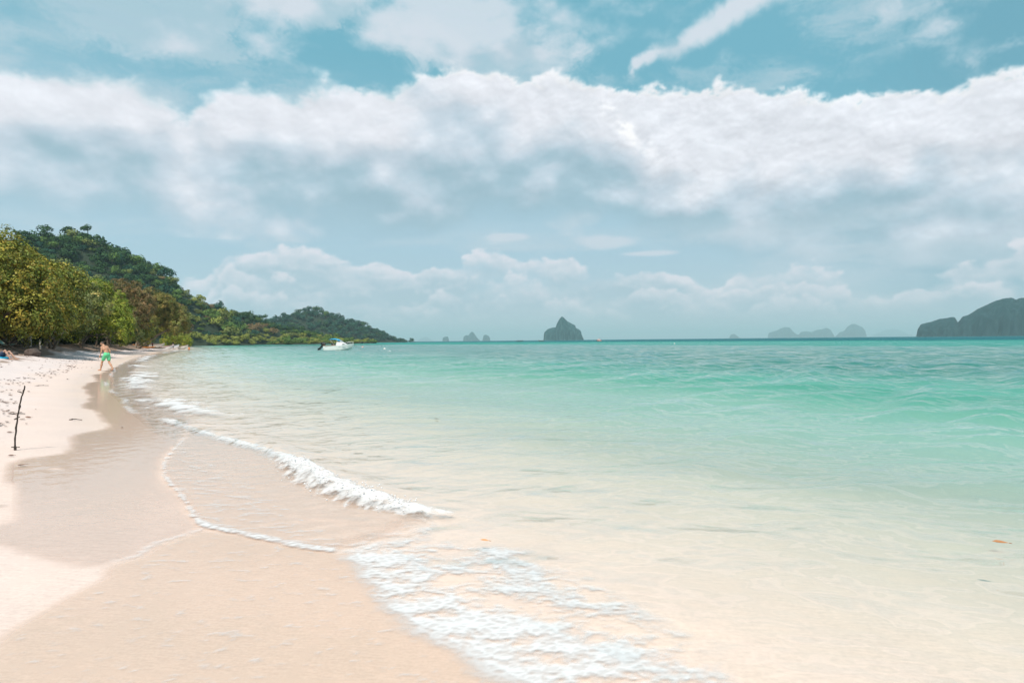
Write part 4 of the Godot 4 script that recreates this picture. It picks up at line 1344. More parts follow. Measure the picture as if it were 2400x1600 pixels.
# j holds the joints by name; fwd is where the chest points, look where the face points
func person(label: String, group: String, at: Vector3, turn: float, j: Dictionary, fwd: Vector3, look: Vector3, size: float, skin: Color, hair: Color, cloth: Color, wear: String, fine: bool) -> Node3D:
	var root := thing("person", at, turn)
	tag(root, label, "person", group)
	root.scale = Vector3.ONE * size
	var cell := 0.013 if fine else 0.026
	var right := fwd.cross(Vector3.UP).normalized()
	var bones := []
	var spine: Vector3 = (j.neck - j.pelvis).normalized()
	bones.append([j.pelvis - right * 0.05, j.pelvis + right * 0.05, 0.105, 0.105])
	bones.append([j.pelvis, j.chest, 0.10, 0.115])
	bones.append([j.pelvis.lerp(j.chest, 0.45) - right * 0.04, j.pelvis.lerp(j.chest, 0.45) + right * 0.04, 0.092, 0.092])
	bones.append([j.chest - right * 0.075, j.chest + right * 0.075, 0.10, 0.10])
	bones.append([j.chest + spine * 0.08 - right * 0.09, j.chest + spine * 0.08 + right * 0.09, 0.085, 0.085])
	bones.append([j.shoulder_l, j.neck, 0.052, 0.05])
	bones.append([j.shoulder_r, j.neck, 0.052, 0.05])
	bones.append([j.neck - spine * 0.03, j.head - look * 0.02, 0.052, 0.05])
	for s in ["l", "r"]:
		bones.append([j["shoulder_" + s], j["elbow_" + s], 0.050, 0.038])
		bones.append([j["elbow_" + s], j["wrist_" + s], 0.038, 0.025])
		bones.append([j["hip_" + s], j["knee_" + s], 0.086, 0.054])
		bones.append([j["knee_" + s], j["knee_" + s].lerp(j["ankle_" + s], 0.35) - fwd * 0.012, 0.052, 0.055])
		bones.append([j["knee_" + s].lerp(j["ankle_" + s], 0.35) - fwd * 0.012, j["ankle_" + s], 0.055, 0.034])
		var toe: Vector3 = j["toe_" + s]
		bones.append([j["ankle_" + s] + V3(0, -0.035, 0) - fwd * 0.02, j["ankle_" + s].lerp(toe, 0.6), 0.034, 0.030])
		bones.append([j["ankle_" + s].lerp(toe, 0.5), toe, 0.030, 0.022])
	var g := Geo.new()
	skin_mesh(bones, cell, 0.035, g, Color(1, 1, 1))
	# the head: skull, jaw, nose, ears; eyes and mouth are colour on small shapes
	var up: Vector3 = (j.head - j.neck).normalized()
	var face_r := look.cross(up).normalized()
	var face_up := face_r.cross(look).normalized()
	var h: Vector3 = j.head
	var hb := [[h + face_up * 0.025 - look * 0.02, h + face_up * 0.025 + look * 0.015, 0.083, 0.080], [h - face_up * 0.03 + look * 0.03, h - face_up * 0.068 + look * 0.055, 0.058, 0.036], [h - face_up * 0.05 - look * 0.03, j.neck, 0.055, 0.052],
		[h + face_up * 0.005 + look * 0.085, h - face_up * 0.025 + look * 0.103, 0.010, 0.014], [h - face_up * 0.057 + look * 0.082, h - face_up * 0.06 + look * 0.084, 0.014, 0.014],
		[h + face_r * 0.082 - look * 0.005 + face_up * 0.02, h + face_r * 0.080 - look * 0.005 - face_up * 0.025, 0.016, 0.012], [h - face_r * 0.082 - look * 0.005 + face_up * 0.02, h - face_r * 0.080 - look * 0.005 - face_up * 0.025, 0.016, 0.012]]
	skin_mesh(hb, 0.008 if fine else 0.016, 0.014, g, Color(1, 1, 1))
	if fine:
		for s in ["l", "r"]:
			var d: Vector3 = (j["wrist_" + s] - j["elbow_" + s]).normalized()
			var inw: Vector3 = right * (1.0 if s == "l" else -1.0)
			inw = (inw - d * inw.dot(d)).normalized()
			var th := (fwd - d * fwd.dot(d)).normalized()
			skin_mesh(hand_bones(j["wrist_" + s], d, inw, th), 0.005, 0.008, g, Color(1, 1, 1))
	else:
		for s in ["l", "r"]:
			var d: Vector3 = (j["wrist_" + s] - j["elbow_" + s]).normalized()
			skin_mesh([[j["wrist_" + s], j["wrist_" + s] + d * 0.13, 0.03, 0.016]], 0.02, 0.02, g, Color(1, 1, 1))
	var sm := mat(skin, 0.55)
	sm.subsurf_scatter_enabled = fine
	sm.subsurf_scatter_strength = 0.1
	put("body", g.mesh(), sm, root)
	if fine:
		for s in [-1.0, 1.0]:
			var e := SphereMesh.new()
			e.radius = 0.012
			e.height = 0.024
			var o := put("eye", e, mat(Color(0.05, 0.03, 0.02), 0.2), root)
			o.position = h + look * 0.083 + face_r * 0.033 * s + face_up * 0.012
	var hg := Geo.new()
	skin_mesh([[h + face_up * 0.045 - look * 0.03, h + face_up * 0.05 + look * 0.022, 0.083, 0.076], [h + face_up * 0.02 - look * 0.045, h - face_up * 0.035 - look * 0.055, 0.072, 0.050]], 0.009 if fine else 0.018, 0.02, hg, Color(1, 1, 1))
	put("hair", hg.mesh(), mat(hair, 0.7), root)
	var cg := Geo.new()
	if wear == "shorts":
		var cb := [[j.pelvis + spine * 0.045 - right * 0.055, j.pelvis + spine * 0.045 + right * 0.055, 0.108, 0.108], [j.pelvis - right * 0.05 - spine * 0.03, j.pelvis + right * 0.05 - spine * 0.03, 0.122, 0.122]]
		for s in ["l", "r"]:
			cb.append([j["hip_" + s], j["hip_" + s].lerp(j["knee_" + s], 0.58), 0.108, 0.100])
		skin_mesh(cb, cell, 0.03, cg, Color(1, 1, 1))
		put("swim_shorts", cg.mesh(), mat(cloth, 0.75), root)
	elif wear == "vest":
		skin_mesh([[j.pelvis.lerp(j.chest, 0.3), j.chest, 0.15, 0.16], [j.chest - right * 0.08, j.chest + right * 0.08, 0.14, 0.14], [j.chest + spine * 0.08 - right * 0.1, j.chest + spine * 0.08 + right * 0.1, 0.10, 0.10]], cell, 0.04, cg, Color(1, 1, 1))
		put("life_vest", cg.mesh(), mat(cloth, 0.8), root)
	elif wear == "shirt":
		var cb := [[j.pelvis, j.chest, 0.128, 0.132], [j.chest - right * 0.09, j.chest + right * 0.09, 0.116, 0.116], [j.chest + spine * 0.08 - right * 0.1, j.chest + spine * 0.08 + right * 0.1, 0.095, 0.095]]
		for s in ["l", "r"]: cb.append([j["shoulder_" + s], j["shoulder_" + s].lerp(j["elbow_" + s], 0.7), 0.066, 0.060])
		skin_mesh(cb, cell, 0.04, cg, Color(1, 1, 1))
		put("shirt", cg.mesh(), mat(cloth, 0.8), root)
		var pg := Geo.new()
		var pb := [[j.pelvis - right * 0.05 - spine * 0.03, j.pelvis + right * 0.05 - spine * 0.03, 0.120, 0.120]]
		for s in ["l", "r"]: pb.append([j["hip_" + s], j["hip_" + s].lerp(j["knee_" + s], 0.8), 0.104, 0.090])
		skin_mesh(pb, cell, 0.03, pg, Color(1, 1, 1))
		put("shorts", pg.mesh(), mat(Color(0.04, 0.05, 0.09), 0.8), root)
	return root

func standing(spread := 0.0) -> Dictionary:
	return {"pelvis": V3(0, 0.94, 0), "chest": V3(0, 1.25, 0), "neck": V3(0, 1.46, 0), "head": V3(0, 1.61, -0.02), "shoulder_l": V3(-0.18, 1.40, 0), "shoulder_r": V3(0.18, 1.40, 0),
		"elbow_l": V3(-0.25 - spread, 1.13, 0.02), "elbow_r": V3(0.25 + spread, 1.13, 0.02), "wrist_l": V3(-0.26 - spread * 0.5, 0.90, -0.08), "wrist_r": V3(0.26 + spread * 0.5, 0.90, -0.08),
		"hip_l": V3(-0.09, 0.90, 0), "hip_r": V3(0.09, 0.90, 0), "knee_l": V3(-0.10, 0.50, -0.02), "knee_r": V3(0.11, 0.50, 0.02), "ankle_l": V3(-0.11, 0.08, 0.02), "ankle_r": V3(0.12, 0.08, 0.06), "toe_l": V3(-0.13, 0.025, -0.14), "toe_r": V3(0.15, 0.025, -0.10)}

func make_people() -> void:
	# the walker: seen from behind, striding to the left and away, head bent
	var f := V3(-0.93, 0, -0.37).normalized()
	var r := f.cross(Vector3.UP)
	var b := func(along_f: float, y: float, along_r: float) -> Vector3: return f * along_f + r * along_r + V3(0, y, 0)
	var j := {"pelvis": b.call(-0.02, 0.95, 0), "chest": b.call(0.09, 1.26, 0), "neck": b.call(0.21, 1.45, 0), "head": b.call(0.345, 1.565, 0), "shoulder_l": b.call(0.165, 1.375, -0.175), "shoulder_r": b.call(0.145, 1.385, 0.175),
		"elbow_l": b.call(0.13, 1.09, -0.22), "elbow_r": b.call(0.02, 1.13, 0.23), "wrist_l": b.call(0.27, 0.88, -0.20), "wrist_r": b.call(0.06, 0.89, 0.23),
		"hip_l": b.call(-0.01, 0.90, -0.09), "hip_r": b.call(-0.03, 0.90, 0.09), "knee_l": b.call(0.25, 0.50, -0.10), "knee_r": b.call(-0.08, 0.48, 0.10),
		"ankle_l": b.call(0.36, 0.085, -0.11), "ankle_r": b.call(-0.36, 0.13, 0.11), "toe_l": b.call(0.55, 0.028, -0.13), "toe_r": b.call(-0.19, 0.028, 0.12)}
	var x := -23.55
	var z := -39.6
	person("person in bright green swim shorts walking along the water's edge, head bent", "", V3(x, ground_y(x, z) + 0.005, z), 0.0, j, f, (f + V3(-0.1, -0.75, 0)).normalized(), 1.0, Color(0.47, 0.255, 0.16), Color(0.085, 0.055, 0.04), Color(0.11, 0.52, 0.25), "shorts", true)
	# the sunbather: on the back with both knees up, feet towards the sea; only the legs reach into the picture
	var s := {"pelvis": V3(0, 0.12, 0), "chest": V3(-0.36, 0.13, 0), "neck": V3(-0.57, 0.13, 0), "head": V3(-0.71, 0.13, 0), "shoulder_l": V3(-0.50, 0.11, -0.18), "shoulder_r": V3(-0.50, 0.11, 0.18),
		"elbow_l": V3(-0.25, 0.07, -0.30), "elbow_r": V3(-0.25, 0.07, 0.30), "wrist_l": V3(0.0, 0.06, -0.26), "wrist_r": V3(0.0, 0.06, 0.26),
		"hip_l": V3(0.05, 0.11, -0.09), "hip_r": V3(0.05, 0.11, 0.09), "knee_l": V3(0.42, 0.37, -0.13), "knee_r": V3(0.36, 0.42, 0.12), "ankle_l": V3(0.80, 0.03, -0.14), "ankle_r": V3(0.68, 0.03, 0.13), "toe_l": V3(1.00, -0.02, -0.15), "toe_r": V3(0.88, -0.03, 0.14)}
	var sx := -29.60
	var sz := -39.4
	var gy := ground_y(sx + 0.4, sz)
	var slope := atan((ground_y(sx - 1.0, sz) - ground_y(sx + 0.8, sz)) / 1.8)
	var sun_root := person("sunbather lying on a blue mat with bent knees, at the left edge", "", V3(sx, gy + 0.07 + 0.4 * tan(slope), sz), 0.0, s, V3(0, 1, 0), V3(0.1, 1, 0).normalized(), 1.0, Color(0.44, 0.26, 0.19), Color(0.05, 0.035, 0.025), Color(0.03, 0.05, 0.10), "shorts", true)
	sun_root.rotation.z = -slope
	var mg := Geo.new()
	for i in 8:   # a padded mat of eight sewn rolls
		var u := lerpf(-1.15, 0.36, i / 7.0)
		mg.tube([V3(u, 0, -0.40), V3(u, 0.005, -0.36), V3(u, 0.005, 0.36), V3(u, 0, 0.40)], [0.035, 0.06, 0.06, 0.035], 8, Color(1, 1, 1))
		if i < 7: box(mg, V3(u, -0.045, -0.37), V3(u + 0.22, 0.045, 0.37))
	var beach_mat := put("beach_mat", mg.mesh(), mat(Color(0.02, 0.42, 0.66), 0.8))
	beach_mat.position = V3(sx, gy + 0.045 + 0.4 * tan(slope), sz)
	beach_mat.rotation.z = -slope
	tag(beach_mat, "bright blue padded mat under the sunbather at the left edge", "mat")
	# others far along the beach and in the water
	var w := standing(0.12)
	person("bather in an orange vest standing waist-deep near the far shore", "", V3(-78.6, -0.78, -166), 2.6, w, V3(0, 0, -1), V3(0, 0, -1), 1.0, Color(0.30, 0.16, 0.10), Color(0.03, 0.025, 0.02), Color(0.85, 0.25, 0.02), "vest", false)
	var people := [[-95.0, -178.0, 0.4, 1.0, Color(0.45, 0.06, 0.05), "person in a red shirt standing behind the orange kayak under the trees"], [-93.3, -177.0, -0.6, 0.98, Color(0.30, 0.04, 0.05), "person in a dark red shirt standing between the orange kayak and the white boats"], [-94.7, -176.0, 2.0, 0.95, Color(0.32, 0.45, 0.60), "person in a pale blue shirt beside the orange kayak"], [-94.4, -190.0, 1.0, 0.95, Color(0.50, 0.42, 0.40), "person in a pale shirt wading beside the white boats"]]
	for q in people:
		var y := maxf(ground_y(q[0], q[1]), -0.45)
		person(q[5], "people by the boats at the end of the beach", V3(q[0], y, q[1]), q[2], standing(rnd(0, 0.1)), V3(0, 0, -1), V3(0, 0, -1), q[3], Color(0.33, 0.18, 0.12), Color(0.03, 0.025, 0.02), q[4], "shirt", false)

# ------------------------------------------------------------------ boats
# a hull as sections from stern to bow: [x, half beam at the deck, half beam at the chine, deck height, chine height, keel height]
func hull_mesh(secs: Array, g: Geo, side: Color, bottom: Color, deck: Color, well := []) -> void:
	var ring := func(s: Array) -> Array:
		return [V3(s[0], s[3], s[1]), V3(s[0], lerpf(s[3], s[4], 0.5), lerpf(s[1], s[2], 0.42)), V3(s[0], s[4], s[2]), V3(s[0], s[5], 0), V3(s[0], s[4], -s[2]), V3(s[0], lerpf(s[3], s[4], 0.5), -lerpf(s[1], s[2], 0.42)), V3(s[0], s[3], -s[1])]
	for i in secs.size() - 1:
		var a: Array = ring.call(secs[i])
		var b: Array = ring.call(secs[i + 1])
		for k in 6:
			var nn: Vector3 = (b[k] - a[k]).cross(a[k + 1] - a[k]).normalized()
			var mid: Vector3 = (a[k] + b[k + 1]) * 0.5
			if nn.dot(V3(0, mid.y - 0.6, mid.z)) < 0: nn = -nn
			g.quad(a[k], b[k], b[k + 1], a[k + 1], nn, bottom if k == 2 or k == 3 else side)
		if not (i in well): g.quad(a[0], b[0], b[6], a[6], V3(0, 1, 0), deck)
	for e in [0, secs.size() - 1]:
		var a: Array = ring.call(secs[e])
		for k in [0, 1, 2]: g.quad(a[k], a[k + 1], a[5 - k], a[6 - k], V3(-1 if e == 0 else 1, 0, 0), side)

func box(g: Geo, lo: Vector3, hi: Vector3, tint := Color(1, 1, 1)) -> void:
	for e in 3:
		for s in 2:
			var n := Vector3.ZERO
			n[e] = s * 2 - 1
			var u := (e + 1) % 3
			var w := (e + 2) % 3
			var q := []
			for c in [[0, 0], [1, 0], [1, 1], [0, 1]]:
				var v := Vector3.ZERO
				v[e] = hi[e] if s else lo[e]
				v[u] = hi[u] if c[0] else lo[u]
				v[w] = hi[w] if c[1] else lo[w]
				q.append(v)
			g.quad(q[0], q[1], q[2], q[3], n, tint)

func part(called: String, g: Geo, m: Material, parent: Node3D) -> MeshInstance3D:
	return put(called, g.mesh(), m, parent)

func tube_geo(pts: Array, r: float, sides := 6) -> Geo:
	var g := Geo.new()
	var rad := []
	for i in pts.size(): rad.append(r)
	g.tube(pts, rad, sides, Color(1, 1, 1))
	return g

func make_motorboat() -> void:
	# bow towards +x; 6.9 m long with the raised outboards
	var t := thing("motorboat", V3(-34.4, -0.02, -134), deg_to_rad(-4))
	tag(t, "white motorboat with a blue canopy and two raised black outboards, moored off the headland", "boat")
	var white := mat(Color(0.74, 0.75, 0.76), 0.3, true)
	var g := Geo.new()
	hull_mesh([[-2.45, 1.0, 0.95, 0.86, 0.02, -0.25], [-1.2, 1.10, 1.02, 0.88, 0.02, -0.30], [0.2, 1.12, 1.0, 0.96, 0.06, -0.30], [1.3, 1.0, 0.78, 1.06, 0.14, -0.26], [2.3, 0.70, 0.42, 1.16, 0.32, -0.10], [3.0, 0.36, 0.14, 1.22, 0.62, 0.30], [3.42, 0.06, 0.02, 1.26, 1.05, 0.98]], g, Color(1, 1, 1), Color(0.9, 0.9, 0.92), Color(1, 1, 1), [0, 1])
	part("hull", g, white, t)
	var fl := Geo.new()
	box(fl, V3(-2.40, 0.22, -0.98), V3(0.2, 0.30, 0.98))
	part("cockpit_floor", fl, mat(Color(0.30, 0.13, 0.06), 0.7), t)
	for s in [-1.0, 1.0]:
		var rail := Geo.new()
		rail.tube([V3(-2.45, 0.90, s * 1.0), V3(-1.2, 0.92, s * 1.10), V3(0.2, 1.0, s * 1.12)], [0.055, 0.055, 0.055], 6, Color(1, 1, 1))
		part("gunwale", rail, mat(Color(0.36, 0.15, 0.06), 0.6), t)
	var stripe := mat(Color(0.20, 0.24, 0.32), 0.5)
	for s in [-1.0, 1.0]:   # the faded, unreadable lettering: two rows of worn strokes
		for w in [[-1.95, -0.35, 0.66], [0.45, 2.0, 0.62]]:
			var marks := Geo.new()
			var x: float = w[0]
			while x < w[1]:
				var l := rnd(0.05, 0.16)
				var half := 1.035 if x < 0.0 else 1.02 - pow(x, 2) * 0.085
				box(marks, V3(x, w[2] - 0.04, s * half - 0.012 + s * 0.012), V3(x + l, w[2] + rnd(0.0, 0.05), s * half + 0.012 + s * 0.012))
				x += l + rnd(0.03, 0.09)
			part("hull_marking", marks, stripe, t)
	# cuddy with windscreen and side windows
	var cab := Geo.new()
	var c0 := [V3(0.15, 0.95, 1.0), V3(1.9, 1.10, 0.72), V3(1.15, 1.55, 0.62), V3(0.15, 1.60, 0.78)]
	var c1 := []
	for v in c0: c1.append(V3(v.x, v.y, -v.z))
	cab.quad(c0[0], c0[1], c0[2], c0[3], V3(0.1, 0.3, 1).normalized(), Color(1, 1, 1))
	cab.quad(c1[0], c1[1], c1[2], c1[3], V3(0.1, 0.3, -1).normalized(), Color(1, 1, 1))
	cab.quad(c0[3], c0[2], c1[2], c1[3], V3(0, 1, 0), Color(1, 1, 1))
	cab.quad(c0[2], c0[1], c1[1], c1[2], V3(0.6, 0.8, 0).normalized(), Color(1, 1, 1))
	part("cabin", cab, white, t)
	var glass := mat(Color(0.02, 0.03, 0.035), 0.08)
	for s in [-1.0, 1.0]:
		var w := Geo.new()
		w.quad(V3(1.25, 1.12, s * 0.86), V3(1.95, 1.17, s * 0.725), V3(1.7, 1.25, s * 0.725), V3(1.35, 1.24, s * 0.80), V3(0.15, 0.35, s).normalized(), Color(1, 1, 1))
		var o := part("side_window", w, glass, t)
		o.position = V3(0, 0, s * 0.02)
		var ws := Geo.new()
		ws.quad(V3(0.35, 1.60, s * 0.76), V3(1.15, 1.57, s * 0.62), V3(0.72, 1.98, s * 0.58), V3(0.32, 2.0, s * 0.66), V3(0.2, 0.3, s).normalized(), Color(1, 1, 1))
		part("windscreen_pane", ws, mat(Color(0.30, 0.34, 0.37), 0.15), t)
	var fw := Geo.new()
	fw.quad(V3(1.15, 1.57, 0.62), V3(1.15, 1.57, -0.62), V3(0.72, 1.98, -0.58), V3(0.72, 1.98, 0.58), V3(0.8, 0.6, 0).normalized(), Color(1, 1, 1))
	part("windscreen_pane", fw, mat(Color(0.30, 0.34, 0.37), 0.15), t)
	# canopy on four poles
	var can := Geo.new()
	var top := []
	for i in 9:
		for k in 7:
			var u := i / 8.0
			var v := k / 6.0 * 2.0 - 1.0
			top.append(V3(lerpf(-1.25, 0.78, u), 2.08 + 0.17 * sin(PI * pow(u, 0.8)) * 1.0 + 0.28 * (1.0 - u) * 0.6 - 0.16 * v * v, v * 0.92))
	var cm := put("canopy", sheet(9, 7, PackedVector3Array(top)), mat(Color(0.01, 0.30, 0.56), 0.7), t)
	cm.position.y = -0.05
	for s in [-1.0, 1.0]:
		part("canopy_pole", tube_geo([V3(-0.2, 0.95, s * 1.0), V3(-1.1, 2.12, s * 0.85)], 0.022), mat(Color(0.6, 0.6, 0.6), 0.3), t)
		part("canopy_pole", tube_geo([V3(0.1, 0.98, s * 1.0), V3(0.4, 2.05, s * 0.84)], 0.022), mat(Color(0.6, 0.6, 0.6), 0.3), t)
	# seats and gear
	for s in [-0.5, 0.5]:
		var st := Geo.new()
		box(st, V3(-0.75, 0.30, s - 0.25), V3(-0.25, 0.80, s + 0.25))
		box(st, V3(-0.85, 0.70, s - 0.25), V3(-0.72, 1.30, s + 0.25))
		part("seat", st, mat(Color(0.03, 0.03, 0.035), 0.6), t)
	var bench := Geo.new()
	box(bench, V3(-2.3, 0.30, -0.85), V3(-1.85, 0.78, 0.85))
	part("bench", bench, mat(Color(0.33, 0.14, 0.06), 0.7), t)
	# bow rail
	for s in [-1.0, 1.0]:
		part("bow_rail", tube_geo([V3(1.7, 1.15, s * 0.80), V3(1.95, 1.52, s * 0.74), V3(2.6, 1.62, s * 0.50), V3(3.3, 1.64, s * 0.12), V3(3.34, 1.64, 0)], 0.020), mat(Color(0.75, 0.75, 0.75), 0.3), t)
		for q in [[2.6, 0.50], [3.2, 0.18]]:
			part("rail_post", tube_geo([V3(q[0], 1.18, s * q[1]), V3(q[0], 1.62, s * q[1])], 0.016), mat(Color(0.75, 0.75, 0.75), 0.3), t)
	# two outboards, tilted up
	var black := mat(Color(0.010, 0.011, 0.012), 0.35)
	for s in [-0.42, 0.42]:
		var m := Geo.new()
		skin_mesh([[V3(-2.55, 1.22, s), V3(-2.95, 1.30, s), 0.19, 0.22], [V3(-2.80, 1.42, s), V3(-2.72, 1.10, s), 0.20, 0.16]], 0.035, 0.06, m, Color(1, 1, 1))
		var o := part("outboard_motor", m, black, t)
		var leg := Geo.new()
		leg.tube([V3(-2.80, 1.05, s), V3(-3.25, 0.55, s), V3(-3.55, 0.20, s)], [0.13, 0.09, 0.10], 8, Color(1, 1, 1))
		part("drive_leg", leg, black, o)
		var fin := Geo.new()
		box(fin, V3(-3.75, 0.30, s - 0.02), V3(-3.30, 0.44, s + 0.02))
		box(fin, V3(-3.72, 0.02, s - 0.02), V3(-3.45, 0.26, s + 0.02))
		part("skeg", fin, black, o)
		var pr := Geo.new()
		for k in 3:
			var a := TAU * k / 3.0
			var d := V3(0, cos(a), sin(a))
			var at := V3(-3.74, 0.12, s)
			pr.quad(at, at + d * 0.10 + V3(0.03, 0, 0), at + d * 0.19, at + d * 0.10 + V3(-0.03, sin(a) * 0.05, cos(a) * 0.05), V3(-1, 0, 0), Color(1, 1, 1))
		part("propeller", pr, mat(Color(0.1, 0.1, 0.1), 0.3), o)
		var br := Geo.new()
		br.tube([V3(-2.40, 0.75, s), V3(-2.70, 0.98, s)], [0.09, 0.07], 6, Color(1, 1, 1))
		part("bracket", br, mat(Color(0.55, 0.56, 0.58), 0.4), o)
	part("mooring_line", tube_geo([V3(3.38, 1.15, 0), V3(4.2, 0.45, 0.1), V3(5.2, -0.05, 0.2)], 0.018), mat(Color(0.12, 0.13, 0.12), 0.9), t)

func longtail(label: String, at: Vector3, turn: float, size: float, hull: Color, roof: Color, has_roof: bool) -> void:
	var t := thing("longtail_boat", at, turn)
	t.scale = Vector3.ONE * size
	tag(t, label, "boat", "small boats on the horizon")
	var g := Geo.new()
	hull_mesh([[-4.2, 0.45, 0.35, 0.75, 0.05, -0.2], [-2.5, 0.85, 0.65, 0.62, 0.0, -0.25], [0, 1.0, 0.75, 0.60, 0.0, -0.28], [2.4, 0.75, 0.45, 0.78, 0.1, -0.2], [3.8, 0.35, 0.15, 1.25, 0.5, 0.2], [4.7, 0.10, 0.05, 2.1, 1.6, 1.4]], g, hull, hull * 0.6, Color(0.3, 0.2, 0.12), [1, 2])
	part("hull", g, mat(Color(1, 1, 1), 0.5, true), t)
	part("prow", tube_geo([V3(4.6, 1.5, 0), V3(4.95, 2.6, 0)], 0.10), mat(hull * 0.7, 0.6), t)
	var rib := Geo.new()
	rib.tube([V3(4.72, 1.9, 0), V3(4.80, 2.2, 0)], [0.15, 0.15], 6, Color(1, 1, 1))
	part("prow_ribbon", rib, mat(Color(0.6, 0.05, 0.03), 0.8), t)
	if has_roof:
		var rg := Geo.new()
		box(rg, V3(-2.6, 1.9, -0.85), V3(1.6, 1.98, 0.85))
		part("roof", rg, mat(roof, 0.8), t)
		for x in [-2.5, -0.5, 1.5]:
			for s in [-0.75, 0.75]: part("roof_post", tube_geo([V3(x, 0.5, s), V3(x, 1.92, s)], 0.05), mat(Color(0.15, 0.12, 0.1), 0.7), t)
	var en := Geo.new()
	box(en, V3(-4.1, 0.75, -0.25), V3(-3.5, 1.25, 0.25))
	part("engine", en, mat(Color(0.03, 0.03, 0.03), 0.5), t)
	part("propeller_shaft", tube_geo([V3(-4.0, 1.0, 0), V3(-6.6, 0.2, 0)], 0.05), mat(Color(0.1, 0.1, 0.1), 0.5), t)

func kayak(label: String, at: Vector3, turn: float, tint: Color, length: float) -> void:
	var t := thing("kayak", at, turn)
	tag(t, label, "kayak", "kayaks drawn up under the trees")
	var g := Geo.new()
	var h := length * 0.5
	hull_mesh([[-h, 0.04, 0.03, 0.42, 0.36, 0.30], [-h * 0.72, 0.24, 0.18, 0.36, 0.16, 0.08], [-h * 0.3, 0.38, 0.30, 0.32, 0.08, 0.0], [h * 0.3, 0.38, 0.30, 0.32, 0.08, 0.0], [h * 0.72, 0.24, 0.18, 0.36, 0.16, 0.08], [h, 0.04, 0.03, 0.44, 0.38, 0.32]], g, Color(1, 1, 1), Color(0.9, 0.9, 0.9), Color(0.9, 0.9, 0.9))
	part("hull", g, mat(tint, 0.4, true), t)
	for x in [-0.5, 0.45]:
		var s := Geo.new()
		box(s, V3(x - 0.2, 0.30, -0.2), V3(x + 0.2, 0.36, 0.2))
		box(s, V3(x - 0.26, 0.30, -0.2), V3(x - 0.2, 0.62, 0.2))
		part("seat", s, mat(Color(0.02, 0.02, 0.02), 0.7), t)

func skiff(label: String, at: Vector3, turn: float, size: float, tint: Color, trim: Color) -> void:
	var t := thing("skiff", at, turn)
	t.scale = Vector3.ONE * size
	tag(t, label, "boat", "white boats moored at the end of the beach")
	var g := Geo.new()
	hull_mesh([[-2.6, 0.75, 0.65, 0.70, 0.02, -0.2], [-0.8, 0.88, 0.75, 0.68, 0.0, -0.25], [1.0, 0.75, 0.55, 0.78, 0.06, -0.2], [2.3, 0.40, 0.20, 0.98, 0.30, 0.0], [3.2, 0.05, 0.03, 1.25, 0.9, 0.75]], g, Color(1, 1, 1), Color(0.8, 0.8, 0.8), Color(0.75, 0.75, 0.75), [0, 1])
	part("hull", g, mat(tint, 0.4, true), t)
	for s in [-1.0, 1.0]:
		var r := Geo.new()
		r.tube([V3(-2.6, 0.70, s * 0.77), V3(-0.8, 0.69, s * 0.90), V3(1.0, 0.79, s * 0.77), V3(2.3, 0.99, s * 0.42), V3(3.2, 1.26, s * 0.06)], [0.05, 0.05, 0.05, 0.05, 0.05], 5, Color(1, 1, 1))
		part("gunwale", r, mat(trim, 0.6), t)
	for x in [-1.4, 0.2]:
		var b := Geo.new()
		box(b, V3(x - 0.15, 0.42, -0.75), V3(x + 0.15, 0.48, 0.75))
		part("thwart", b, mat(Color(0.35, 0.22, 0.12), 0.7), t)
	var m := Geo.new()
	skin_mesh([[V3(-2.75, 0.95, 0), V3(-2.75, 0.65, 0), 0.17, 0.12], [V3(-2.75, 0.65, 0), V3(-2.80, -0.2, 0), 0.08, 0.07]], 0.05, 0.05, m, Color(1, 1, 1))
	part("outboard_motor", m, mat(Color(0.02, 0.02, 0.022), 0.4), t)

